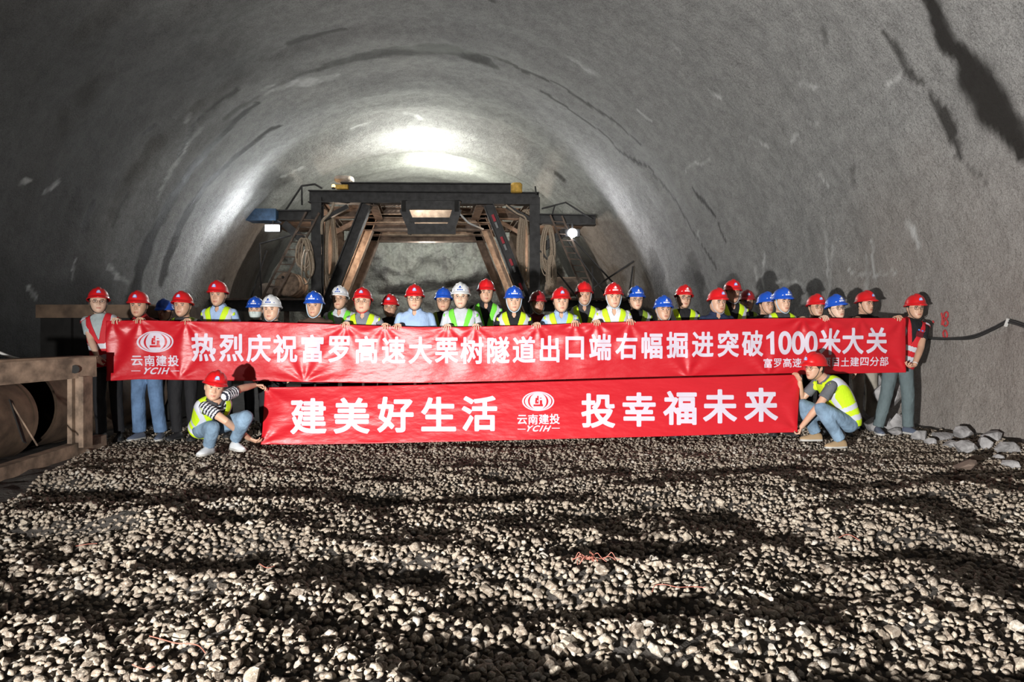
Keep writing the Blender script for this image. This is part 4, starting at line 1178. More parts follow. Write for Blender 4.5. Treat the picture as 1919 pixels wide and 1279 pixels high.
        for q in f:
            for k in range(1, len(q) - 1):
                p0, p1, p2 = v[q[0]], v[q[k]], v[q[k + 1]]
                e = lambda a, b: (b[0] - a[0]) * (P[:, 1] - a[1]) - (b[1] - a[1]) * (P[:, 0] - a[0])
                e0, e1, e2 = e(p0, p1), e(p1, p2), e(p2, p0)
                ins |= ((e0 >= 0) & (e1 >= 0) & (e2 >= 0)) | ((e0 <= 0) & (e1 <= 0) & (e2 <= 0))
        h = bold + np.where(ins, dist, -dist)
        ny, nx = X.shape; i = np.arange(nx * ny).reshape(ny, nx)
        fc = np.stack([i[:-1, :-1], i[:-1, 1:], i[1:, 1:], i[1:, :-1]], -1).reshape(-1, 4)
        keep = (h[fc] > 0).any(1)
        W2, G2, _ = clip(np.c_[P, np.zeros(len(P))], fc[keep], np.zeros((len(P), 1)), h)
        q = W2[:, :2] - c; q[:, 0] += slant * q[:, 1]
        x, y = cx + q[:, 0] * em * wx, cy - q[:, 1] * em
        uu, vv = s.inv(x, y)
        o = mesh_obj(name, s.point(uu, vv, 0.0035) - np.array(s.org), G2, M['banner_white'], s.root, smooth=False)
        me = o.data
        if sum(p.normal.y * p.area for p in me.polygons) > 0: me.flip_normals()
        return o
    def ellipse_ring(s, cx, cy, a, b, a2, b2, dx2=0, name='emblem'):
        n = 64; t = np.linspace(0, 2 * math.pi, n, endpoint=False)
        o = np.stack([cx + a * np.cos(t), cy + b * np.sin(t)], -1); i = np.stack([cx + dx2 + a2 * np.cos(t), cy + b2 * np.sin(t)], -1)
        return np.concatenate([o, i]), [(k, (k + 1) % n, n + (k + 1) % n, n + k) for k in range(n)]
    def logo(s, cx, cy, W, H):
        """ellipse mark: two nested rings round a disc that carries a stepped tower"""
        a, b = W / 2, H / 2
        V, Fc = [], []
        def add(v, f):
            k = len(V); V.extend(v.tolist() if hasattr(v, 'tolist') else v); Fc.extend([tuple(i + k for i in q) for q in f])
        add(*s.ellipse_ring(cx, cy, a, b, a * .90, b * .90))
        add(*s.ellipse_ring(cx, cy, a * .82, b * .89, a * .64, b * .84))
        # disc with the tower left open, cut in thin rows
        A, B = a * .52, b * .88
        rows = np.linspace(-1, 1, 45)
        def tower(y):                                  # half-open red spans (in disc x) on a row
            if -.62 < y < -.42: return [(-.12, .06)]
            if -.42 <= y < -.30: return [(-.30, .06), (.20, .42)]
            if -.30 <= y < -.15: return [(-.32, .06)]
            if -.15 <= y < .28: return [(-.36, -.12 if y < .05 else .06), (-.02, .06) if y < .05 else (.06, .06), (.20, .48)]
            if .28 <= y < .36: return [(.20, .52)]
            if .36 <= y < .58: return [(-.56, .58)]
            return []
        for y0, y1 in zip(rows[:-1], rows[1:]):
            ym = (y0 + y1) / 2
            w0, w1 = math.sqrt(max(0, 1 - y0 * y0)), math.sqrt(max(0, 1 - y1 * y1))
            cuts = [-1.0] + [c for sp in tower(ym) if sp[1] > sp[0] for c in sp] + [1.0]
            for xa, xb in zip(cuts[0::2], cuts[1::2]):
                f4 = lambda xx, w: max(-w, min(w, xx))
                q = [(cx + A * f4(xa, w0), cy + B * y0), (cx + A * f4(xb, w0), cy + B * y0), (cx + A * f4(xb, w1), cy + B * y1), (cx + A * f4(xa, w1), cy + B * y1)]
                if abs(q[1][0] - q[0][0]) + abs(q[2][0] - q[3][0]) > .02: add(q, [(0, 1, 2, 3)])
        s.print_poly(np.array(V), Fc, 'emblem', 8.0)
    def rect(s, x0, y0, x1, y1, name='dash_line'):
        s.print_poly(np.array([(x0, y0), (x1, y0), (x1, y1), (x0, y1)]), [(0, 1, 2, 3)], name)

def row(bn, chars, px_a, px_b, cy_a, cy_b, em, **kw):
    n = len(chars)
    # equal spacing in metres, not in pixels
    da, db = bn.depth(px_a), bn.depth(px_b)
    Xa, Xb = (px_a - CX) * da, (px_b - CX) * db
    for k, ch in enumerate(chars):
        u = k / max(n - 1, 1); X = Xa + (Xb - Xa) * u; D = da + (db - da) * u
        bn.char(ch, X / D + CX, cy_a + (cy_b - cy_a) * u, em, **kw)

upper = Banner('upper_banner',
    [(199, 602), (265, 601), (345, 603), (470, 604), (590, 607), (700, 611), (777, 613.5), (863, 613.5), (910, 612.5), (963, 611), (1020, 610), (1090, 606), (1150, 605), (1241, 602), (1340, 600), (1420, 598), (1500, 597), (1600, 597), (1697, 597)],
    [(201, 715), (262, 711.5), (330, 713), (440, 714.5), (570, 717), (700, 718.5), (950, 720), (1050, 717), (1200, 712), (1300, 709), (1400, 706), (1500, 703), (1697, 699)],
    7.98, 8.42, [(212, 600, .8), (262, 600, 1), (350, 603, 1), (649, 610, .7), (720, 612, .6), (839, 613, .6), (891, 613, .6), (1007, 610, .6), (1077, 606, .6), (1119, 605, .6), (1180, 605, .6), (1504, 597, 1.0), (1547, 597, .7), (1612, 597, .6), (1690, 598, .6), (335, 713, .9), (570, 717, .9), (1290, 708, .8), (1440, 706, .8), (205, 712, .8), (1695, 698, .8)],
    1.0, 5, 'long glossy red banner with two lines of white lettering, upper of the two banners')
line1 = '热烈庆祝富罗高速大栗树隧道出口端右幅掘进突破'
xs1 = [381.5, 434, 485, 535, 586, 636, 687, 738, 788, 837, 884.5, 934, 982, 1030, 1077, 1125, 1174, 1222, 1269, 1317, 1365, 1410.5]
ys1 = np.interp(xs1, [381, 586, 737, 884, 1030, 1174, 1317, 1410], [652, 654.5, 657, 658, 655, 649.5, 646.5, 644.5])
for ch, x, y in zip(line1, xs1, ys1): upper.char(ch, x, y, 0.34 - .012 * (x - 380) / 1000, wx=float(np.interp(x, [380, 800, 1400], [.88, .86, .82])))
for ch, x in zip('1000', (1444, 1471, 1496, 1520)): upper.char(ch, x, 643.5, 0.385, wx=0.86, bold=0.026 if ch == '0' else .006)
for ch, x, y in zip('米大关', (1555.5, 1598, 1642.5), (641, 640, 639)): upper.char(ch, x, y, 0.332, wx=0.81)
row(upper, '富罗高速公路项目土建四分部', 1439, 1656, 681.5, 678, 0.122, bold=0.012, wx=.95)
upper.logo(291, 641.5, 67, 40)
row(upper, '云南建投', 257, 325.5, 677, 677, 0.135, bold=0.02)
for ch, x in zip('YCIH', (273.5, 287.5, 298.5, 310)): upper.char(ch, x, 696, 0.105, bold=0.03, slant=0.45, wx=1.1)
upper.rect(246, 695.4, 263, 696.6); upper.rect(321, 695.4, 337, 696.6)

lower = Banner('lower_banner',
    [(496.5, 727), (700, 724), (960, 718), (1200, 711), (1500, 703)],
    [(489, 834), (560, 834.5), (700, 832), (960, 826), (1200, 820), (1350, 815.5), (1494, 811)],
    7.62, 7.95, [(497, 728, 1.0), (490, 832, 1.3), (1500, 705, 1.0), (1494, 809, .8)], 0.7, 29,
    'shorter glossy red banner with large white lettering, lower of the two banners', .2)
for ch, x, y in zip('建美好生活', (578, 659, 741, 822, 898.5), (781, 780, 778, 777, 776)): lower.char(ch, x, y, 0.415, wx=1.0)
for ch, x, y in zip('投幸福未来', (1121, 1197.5, 1274, 1349, 1426), (770.5, 768.5, 765.5, 762.5, 759.5)): lower.char(ch, x, y, 0.405, wx=.98)
lower.logo(1008.5, 753, 60, 36.5)
row(lower, '云南建投', 978.5, 1039.5, 787.5, 786, 0.122, bold=0.02)
for ch, x in zip('YCIH', (991.5, 1004.5, 1014.5, 1025)): lower.char(ch, x, 804, 0.093, bold=0.03, slant=0.45, wx=1.1)
lower.rect(970, 804.6, 985, 805.9); lower.rect(1034, 802.8, 1049, 804.1)
# ------------------------------------------------------------------ people
def remesh(v, f, vox, smooth=0):
    """one continuous skin over overlapping closed shapes"""
    me = bpy.data.meshes.new('r'); me.from_pydata([tuple(p) for p in v], [], f); me.update()
    ob = bpy.data.objects.new('r', me); COL.objects.link(ob)
    md = ob.modifiers.new('r', 'REMESH'); md.mode = 'VOXEL'; md.voxel_size = vox; md.use_smooth_shade = True
    if smooth:
        sm = ob.modifiers.new('s', 'SMOOTH'); sm.iterations = smooth; sm.factor = 0.5
    dg = bpy.context.evaluated_depsgraph_get()
    m2 = bpy.data.meshes.new_from_object(ob.evaluated_get(dg))
    n = len(m2.vertices); V = np.empty(n * 3); m2.vertices.foreach_get('co', V); V = V.reshape(-1, 3)
    Q = np.empty(len(m2.loops), dtype=np.int32); m2.loops.foreach_get('vertex_index', Q)
    if len(m2.loops) == 4 * len(m2.polygons): Fq = Q.reshape(-1, 4)
    else: Fq = [tuple(p.vertices) for p in m2.polygons]
    NN = np.empty(n * 3); m2.vertices.foreach_get('normal', NN)
    bpy.data.objects.remove(ob); bpy.data.meshes.remove(me); bpy.data.meshes.remove(m2)
    return V, Fq, NN.reshape(-1, 3)

def islands(V, Fc):
    """the connected pieces of a mesh"""
    par = list(range(len(V)))
    def find(a):
        while par[a] != a: par[a] = par[par[a]]; a = par[a]
        return a
    for f in Fc:
        r = find(f[0])
        for k in f[1:]: par[find(k)] = r
    g = {}
    for f in Fc: g.setdefault(find(f[0]), []).append(f)
    out = []
    for fs in g.values():
        if len(fs) < 4: continue
        us = sorted({k for f in fs for k in f}); mp = {k: n for n, k in enumerate(us)}
        out.append((np.asarray(V)[us], [tuple(mp[k] for k in f) for f in fs]))
    return out
# ---- head: level curves z -> half width, front, back (metres, face looks along +f)
HL = np.array([
    (-.121, .012, .066, -.010), (-.114, .028, .080, -.020), (-.098, .043, .087, -.040), (-.078, .054, .088, -.058), (-.050, .0635, .087, -.076),
    (-.020, .0700, .086, -.087), (.000, .0730, .084, -.092), (.025, .0755, .088, -.096), (.060, .0750, .083, -.096), (.090, .0650, .064, -.080), (.110, .044, .036, -.048), (.121, .012, .010, -.012)])
def head_mesh(wj=1.0, jaw=1.0, nose=1.0, nz=64, na=72):
    zs = -.121 + .242 * (0.5 - 0.5 * np.cos(np.linspace(0, math.pi, nz)))
    w, fr, bk = (np.interp(zs, HL[:, 0], HL[:, k]) for k in (1, 2, 3))
    ker = np.array([1, 2, 3, 2, 1.]) / 9
    w, fr, bk = (np.concatenate([q[:2], np.convolve(q, ker, 'valid'), q[-2:]]) for q in (w, fr, bk))
    w = w * wj * (1 + (jaw - 1) * sstep(-.01, -.09, zs))
    V = []
    for z, a, f, b in zip(zs, w, fr, bk):
        for k in range(na):
            t = 2 * math.pi * k / na; c, s_ = math.cos(t), math.sin(t)
            e = 2 / 2.35
            x = a * math.copysign(abs(c) ** e, c); y = math.copysign(abs(s_) ** e, s_); y = y * (f if y > 0 else -b)
            V.append((x, y, z))
    V = np.array(V); x, y, z = V.T
    front = sstep(.02, .06, y)
    ax = np.abs(x)
    g = lambda c, sg, q: np.exp(-((q - c) / sg) ** 2)
    dn = nose * (.021 * g(0, .0095, x) * sstep(.020, -.030, z) * sstep(-.050, -.040, z) + .008 * g(.013, .008, ax) * g(-.036, .008, z))
    dn = dn - .010 * g(.032, .017, ax) * g(0.002, .011, z) + .004 * g(.022, .010, z) * g(.030, .03, ax)
    dn = dn + .005 * g(.046, .016, ax) * g(-.026, .018, z)
    dn = dn + .0055 * g(0, .022, x) * g(-.0665, .0055, z) + .006 * g(0, .019, x) * g(-.0805, .006, z) - .004 * g(0, .026, x) * g(-.0735, .0025, z)
    dn = dn + .005 * g(0, .02, x) * g(-.104, .010, z) - .003 * g(0, .02, x) * g(-.091, .005, z) - .0025 * g(.028, .006, ax) * g(-.055, .018, z)
    V[:, 1] += dn * front
    Fc = []
    for k in range(nz - 1):
        for j in range(na):
            Fc.append((k * na + j, k * na + (j + 1) % na, (k + 1) * na + (j + 1) % na, (k + 1) * na + j))
    Fc.append(tuple(range(na))[::-1]); Fc.append(tuple((nz - 1) * na + j for j in range(na)))
    return V, Fc
def ear_mesh(sx):
    bm = bmesh.new(); bmesh.ops.create_icosphere(bm, subdivisions=2, radius=1)
    V = np.array([v.co[:] for v in bm.verts]) * np.array([.010, .019, .032]); f = [tuple(v.index for v in q.verts) for q in bm.faces]; bm.free()
    V[:, 1] -= .012 * 0; V[:, 1] += V[:, 2] * -.15
    V[:, 0] += sx * np.clip(-V[:, 1], 0, 1) * .35
    return V + np.array([sx * .0775, -.006, -.008]), f
def helmet_mesh():
    """dome with a raised centre ridge, rain rim and front visor; rim lies near z = .03 in front"""
    na, ne = 72, 20
    V, Fc = [], []
    th = np.linspace(0, 2 * math.pi, na, endpoint=False)
    def ring_rim(out, dz):
        r = []
        for a in th:
            c, s_ = math.cos(a), math.sin(a)
            vis = max(0, s_) ** 3
            A = .099 + out * (1 - 0.1 * abs(c)); B = .124 + out * (.8 + 2.2 * vis)
            r.append((A * c, B * s_ + .002, .034 + .008 * s_ + dz - .010 * vis * (out > .006)))
        return r
    rings = [ring_rim(.004, .004), ring_rim(.015, -.006), ring_rim(.016, -.001), ring_rim(.003, .010)]
    for e in np.linspace(.06, 1, ne):
        ang = e * math.pi / 2
        r = []
        for a in th:
            c, s_ = math.cos(a), math.sin(a)
            x, y, z = .099 * c * math.cos(ang) ** .74, .124 * s_ * math.cos(ang) ** .74, .034 + .008 * s_ + .012 + .104 * math.sin(ang) ** 1.08
            k = math.exp(-(x / .020) ** 4) * min(1, max(0, (math.sin(ang) - .22) / .3))
            z += .011 * k; y += math.copysign(.006, y) * k * math.cos(ang) if abs(y) > .001 else 0
            k2 = math.exp(-((abs(x) - .048) / .009) ** 2) * min(1, max(0, (math.sin(ang) - .5) / .3)); z += .004 * k2
            r.append((x, y, z))
        rings.append(r)
    for r in rings: V.extend(r)
    for k in range(len(rings) - 1):
        for j in range(na): Fc.append((k * na + j, k * na + (j + 1) % na, (k + 1) * na + (j + 1) % na, (k + 1) * na + j))
    Fc.append(tuple((len(rings) - 1) * na + j for j in range(na)))
    return np.array(V), Fc
def dome_front(x, z):
    """depth f of the dome's front at lateral x, height z, and a small stand-off"""
    q = max(0.0, min(1.0, (z - .046 - .011 * math.exp(-(x / .020) ** 4)) / .104)); ang = math.asin(q ** (1 / 1.08)); r = math.cos(ang) ** .74
    xx = min(abs(x) / max(.099 * r, 1e-3), 1)
    return .124 * r * math.sqrt(1 - xx * xx) + .0075 + .0075 * math.exp(-(x / .020) ** 4) * (0.3 + q)

SKIN = {}
def skin(tone):
    if tone not in SKIN:
        c = {0: (0.68, 0.42, 0.29), 1: (0.60, 0.355, 0.24), 2: (0.47, 0.265, 0.175), 3: (0.72, 0.48, 0.355)}[tone]
        t = NT('skin_tone'); o = t.obj(); f = t.noise(o, 9, 3)
        t.l(t.ramp(f, [(0.3, tuple(x * .92 for x in c)), (0.7, c)]), t.b.inputs['Base Color']); t.set(Roughness=0.48)
        t.b.inputs['Subsurface Weight'].default_value = 0.0
        lip = simple('lip_skin', (c[0] * .70, c[1] * .44, c[2] * .44), 0.5); brow = simple('brow_hair', (0.03, 0.022, 0.018), 0.8)
        SKIN[tone] = (t.m, lip, brow)
    return SKIN[tone]
M['hair'] = simple('black_hair', (0.012, 0.011, 0.011), 0.55, 0.3, 60, 0.5, 200, 0.003)
M['eye_white'] = simple('eye_white', (0.6, 0.55, 0.52), 0.3); M['eye_dark'] = simple('eye_dark', (0.012, 0.009, 0.008), 0.25)
def gloss(name, c, r=0.3):
    t = NT(name); t.b.inputs['Base Color'].default_value = (*c, 1); t.set(Roughness=r); t.b.inputs['Coat Weight'].default_value = 0.25; return t.m
HEL = {'red': gloss('red_helmet_shell', (0.62, 0.010, 0.014)), 'blue': gloss('blue_helmet_shell', (0.012, 0.085, 0.52)), 'white': gloss('white_helmet_shell', (0.74, 0.75, 0.76)), 'dark': gloss('shaded_red_helmet_shell', (0.36, 0.012, 0.02))}  # the dark shell is the red one with shadow put into its colour
M['emb_blue'] = simple('light_blue_sticker', (0.10, 0.26, 0.72), 0.5); M['emb_white'] = simple('white_sticker', (0.82, 0.82, 0.84), 0.5); M['emb_navy'] = simple('navy_print', (0.02, 0.08, 0.38), 0.5)
M['strap_black'] = simple('black_chin_strap', (0.015, 0.015, 0.016), 0.6); M['strap_blue'] = simple('pale_blue_chin_strap', (0.42, 0.56, 0.68), 0.6); M['strap_grey'] = simple('grey_chin_strap', (0.35, 0.36, 0.4), 0.6); M['strap_red'] = simple('red_chin_strap', (0.6, 0.03, 0.03), 0.6)
M['glasses'] = simple('dark_glasses_frame', (0.015, 0.013, 0.013), 0.35); M['glasses_gold'] = simple('thin_metal_glasses_frame', (0.35, 0.25, 0.15), 0.3, metal=0.6)
def lens_mat():
    t = NT('spectacle_lens'); t.t.nodes.remove(t.b)
    tr = t.n('ShaderNodeBsdfTransparent'); gl = t.n('ShaderNodeBsdfGlossy', Roughness=0.05); mx = t.n('ShaderNodeMixShader'); mx.inputs[0].default_value = 0.10
    t.l(tr.outputs[0], mx.inputs[1]); t.l(gl.outputs[0], mx.inputs[2]); t.l(mx.outputs[0], t.t.nodes['Material Output'].inputs['Surface']); return t.m
M['lens'] = lens_mat()
def cloth(name, c, var=0.12, stripes=None, denim=False):
    t = NT(name); o = t.obj()
    f = t.noise(o, 5.0, 4, 0.6)
    lo = tuple(x * (1 - var * 1.3) for x in c); hi = tuple(min(1, x * (1 + var * (2.2 if denim else .8))) for x in c)
    col = t.ramp(f, [(0.35, lo), (0.66, hi)])
    t.l(col, t.b.inputs['Base Color']); t.set(Roughness=0.85); t.b.inputs['Specular IOR Level'].default_value = 0.25
    mp = t.n('ShaderNodeMapping'); mp.inputs['Scale'].default_value = (14, 14, 7); mp.inputs['Rotation'].default_value = (.3, .5, .2); t.l(o, mp.inputs['Vector'])
    t.bump(t.noise(mp.outputs['Vector'], 1.0, 3, 0.5), 0.7, 0.03)
    return t.m
CL = {k: cloth(k + '_cloth', c) for k, c in {
    'black': (0.018, 0.018, 0.02), 'charcoal': (0.05, 0.05, 0.055), 'lightblue': (0.36, 0.50, 0.74), 'grey': (0.20, 0.215, 0.25), 'palegrey': (0.55, 0.58, 0.62), 'white': (0.74, 0.76, 0.80),
    'teal': (0.40, 0.47, 0.48), 'maroon': (0.12, 0.012, 0.018), 'brown': (0.09, 0.055, 0.04), 'navy': (0.02, 0.03, 0.07), 'redjacket': (0.32, 0.018, 0.02), 'khaki': (0.33, 0.30, 0.25), 'greengrey': (0.115, 0.15, 0.158), 'midgrey': (0.13, 0.135, 0.15)}.items()}
CL['denim'] = cloth('blue_denim', (0.10, 0.17, 0.29), 0.2, denim=True); CL['denimlight'] = cloth('washed_denim', (0.17, 0.25, 0.34), 0.22, denim=True)
CL['stripe_dark'] = cloth('dark_stripe', (0.02, 0.022, 0.035)); CL['stripe_light'] = cloth('pale_stripe', (0.62, 0.63, 0.66))
def hivis(name, c):
    t = NT(name); o = t.obj(); t.b.inputs['Base Color'].default_value = (*c, 1); t.set(Roughness=0.7)
    t.bump(t.noise(o, 12, 3), 0.5, 0.02); return t.m
VEST = {'yellow': hivis('lime_yellow_vest', (0.56, 0.80, 0.012)), 'green': hivis('bright_green_vest', (0.16, 0.66, 0.045)), 'red': hivis('red_vest', (0.58, 0.014, 0.025)), 'olive': hivis('olive_vest', (0.20, 0.30, 0.02))}
M['reflective'] = simple('silver_reflective_tape', (0.58, 0.60, 0.66), 0.4)
M['shoe_black'] = simple('black_shoe', (0.02, 0.02, 0.022), 0.5); M['shoe_white'] = simple('white_shoe', (0.7, 0.72, 0.74), 0.6); M['shoe_tan'] = simple('tan_boot', (0.36, 0.25, 0.14), 0.7); M['shoe_grey'] = simple('grey_blue_trainer', (0.10, 0.12, 0.17), 0.6)
M['sole'] = simple('pale_sole', (0.5, 0.49, 0.46), 0.7); M['sole_dark'] = simple('dark_sole', (0.03, 0.03, 0.03), 0.7)
M['mask'] = simple('pale_face_mask', (0.55, 0.62, 0.60), 0.8)
M['badge'] = simple('dark_badge_window', (0.12, 0.012, 0.02), 0.25); M['bracelet'] = simple('white_wristband', (0.8, 0.8, 0.78), 0.4)

HELV, HELF = helmet_mesh()
def Rzxy(yaw, pitch, roll):
    """yaw>0 turns the face towards the viewer's right, pitch>0 looks up, roll>0 tips the crown to the viewer's right; degrees"""
    return Matrix.Rotation(math.radians(yaw), 3, 'Z') @ Matrix.Rotation(math.radians(-pitch), 3, 'X') @ Matrix.Rotation(math.radians(roll), 3, 'Y')
FLIP = Matrix(((1, 0, 0), (0, -1, 0), (0, 0, 1)))           # head space (+f forward) to person space (-y forward)

def ik(S, Wp, l1, l2, hint):
    S, Wp, hint = Vector(S), Vector(Wp), Vector(hint)
    d = Wp - S; D = min(d.length, (l1 + l2) * 0.995); u = d.normalized()
    a = (l1 * l1 - l2 * l2 + D * D) / (2 * D); hgt = math.sqrt(max(l1 * l1 - a * a, 0))
    h = hint - hint.dot(u) * u
    h = h.normalized() if h.length > 1e-5 else Vector((0, 0, -1))
    return S + u * a + h * hgt, S + u * D

def hand_shapes(Wp, d, n, side, curl=(15, 20, 15), spread=1.0, thumb=(0.75, 0.5), sc=1.0):
    """palm and five fingers; d = finger direction, n = palm side, side = +1 if the thumb lies along n x d"""
    d = Vector(d).normalized(); n = Vector(n); n = (n - n.dot(d) * d).normalized(); t = n.cross(d) * side
    out = []
    P = [Wp - d * .02, Wp + d * .03, Wp + d * .062, Wp + d * .088]
    # palm: flattened tube
    v, f = tube_mesh(P, [.026, .034, .040, .038], 14, True, False)
    cpt = Vector(Wp)
    v = [cpt + (Vector(p) - cpt) - n * ((Vector(p) - cpt).dot(n) * 0.62) for p in v]
    out.append((v, f))
    for k, (off, L) in enumerate(((-.031, .058), (-.0105, .072), (.0105, .078), (.031, .072))[::1]):
        base = Wp + d * (.082 - .006 * abs(k - 2)) + t * off * spread
        ang = 0; pts = [base - d * .02]; cur = base; pts.append(cur)
        jit = 1 + 0.12 * math.sin(k * 2.1 + Wp.x * 7)
        for c, q in zip(curl, (.46, .30, .24)):
            ang += math.radians(c * jit)
            dirv = (d * math.cos(ang) + n * math.sin(ang) + t * .06 * (off / .03) * spread).normalized()
            cur = cur + dirv * L * q * sc; pts.append(cur)
        out.append(tube_mesh(pts, [.0085, .0088, .0083, .0078, .0066], 9, True, True))
    tb = Wp + d * .022 + t * .026
    a, b = thumb
    d1 = (t * a + d * .7 + n * .25).normalized(); d2 = (t * a * .35 + d * .9 + n * b).normalized()
    out.append(tube_mesh([tb - d1 * .02, tb + d1 * .015, tb + d1 * .042, tb + d1 * .042 + d2 * .03, tb + d1 * .042 + d2 * .047], [.0125, .012, .0105, .0095, .008], 9, True, True))
    return out

TOR = np.array([(0.0, .150, .105), (.12, .170, .122), (.35, .158, .116), (.60, .172, .126), (.76, .184, .124), (.86, .187, .112), (.905, .178, .100), (.945, .148, .086), (.975, .108, .074), (1.0, .068, .062)])
def torso_shapes(spine, scale=1.0, wide=1.0, deep=1.0, n=40, top=1.0, bottom=0.0):
    """loft along spine [(centre, right, front)], a row per TOR level"""
    us = np.linspace(bottom, top, 26)
    a = np.interp(us, TOR[:, 0], TOR[:, 1]) * wide * scale; b = np.interp(us, TOR[:, 0], TOR[:, 2]) * deep * scale
    v, f = [], []
    for u, aa, bb in zip(us, a, b):
        c, r, fr = spine(u)
        for k in range(n):
            t = 2 * math.pi * k / n; cs, sn = math.cos(t), math.sin(t); e = 2 / 2.5
            v.append(c + r * (aa * math.copysign(abs(cs) ** e, cs)) + fr * (bb * math.copysign(abs(sn) ** e, sn)))
    m = len(us)
    for k in range(m - 1):
        for j in range(n): f.append((k * n + j, k * n + (j + 1) % n, (k + 1) * n + (j + 1) % n, (k + 1) * n + j))
    f.append(tuple(range(n))[::-1]); f.append(tuple((m - 1) * n + j for j in range(n)))
    return v, f
def join(shapes):
    V, Fc = [], []
    for v, f in shapes:
        b = len(V); V.extend([tuple(p) for p in v]); Fc.extend([tuple(int(k) + b for k in q) for q in f])
    return V, Fc

SHOE = []
def shoe_mesh():
    """toe towards +x, origin under the ankle"""
    st = [(-.075, .026, .055), (-.06, .036, .075), (-.02, .038, .082), (.03, .040, .078), (.08, .046, .060), (.13, .046, .044), (.165, .036, .034), (.185, .014, .022)]
    v, f = [], []
    n = 14
    for x, w, h in st:
        for k in range(n):
            a = 2 * math.pi * k / n; c, s_ = math.cos(a), math.sin(a)
            z = .0 if s_ < -.3 else h * (s_ + .3) / 1.3
            v.append((x, w * c * (1 if s_ < .2 else 1 - .3 * (s_ - .2)), z + .008))
    for k in range(len(st) - 1):
        for j in range(n): f.append((k * n + j, (k + 1) * n + j, (k + 1) * n + (j + 1) % n, k * n + (j + 1) % n))
    f.append(tuple(range(n))); f.append(tuple((len(st) - 1) * n + j for j in range(n))[::-1])
    sv = [(x, w * 1.12 * sg, z) for z in (-.008, .014) for sg in (1, -1) for x, w, h in st]
    m = len(st); sf = []
    for k in range(m - 1):
        sf += [(k, k + 1, m + k + 1, m + k), (2 * m + k, 3 * m + k, 3 * m + k + 1, 2 * m + k + 1), (k, 2 * m + k, 2 * m + k + 1, k + 1), (m + k, m + k + 1, 3 * m + k + 1, 3 * m + k)]
    sf += [(0, m, 3 * m, 2 * m), (m - 1, 3 * m - 1, 4 * m - 1, 2 * m - 1)]
    return v, f, sv, sf
SHV, SHF, SOV, SOF = shoe_mesh()

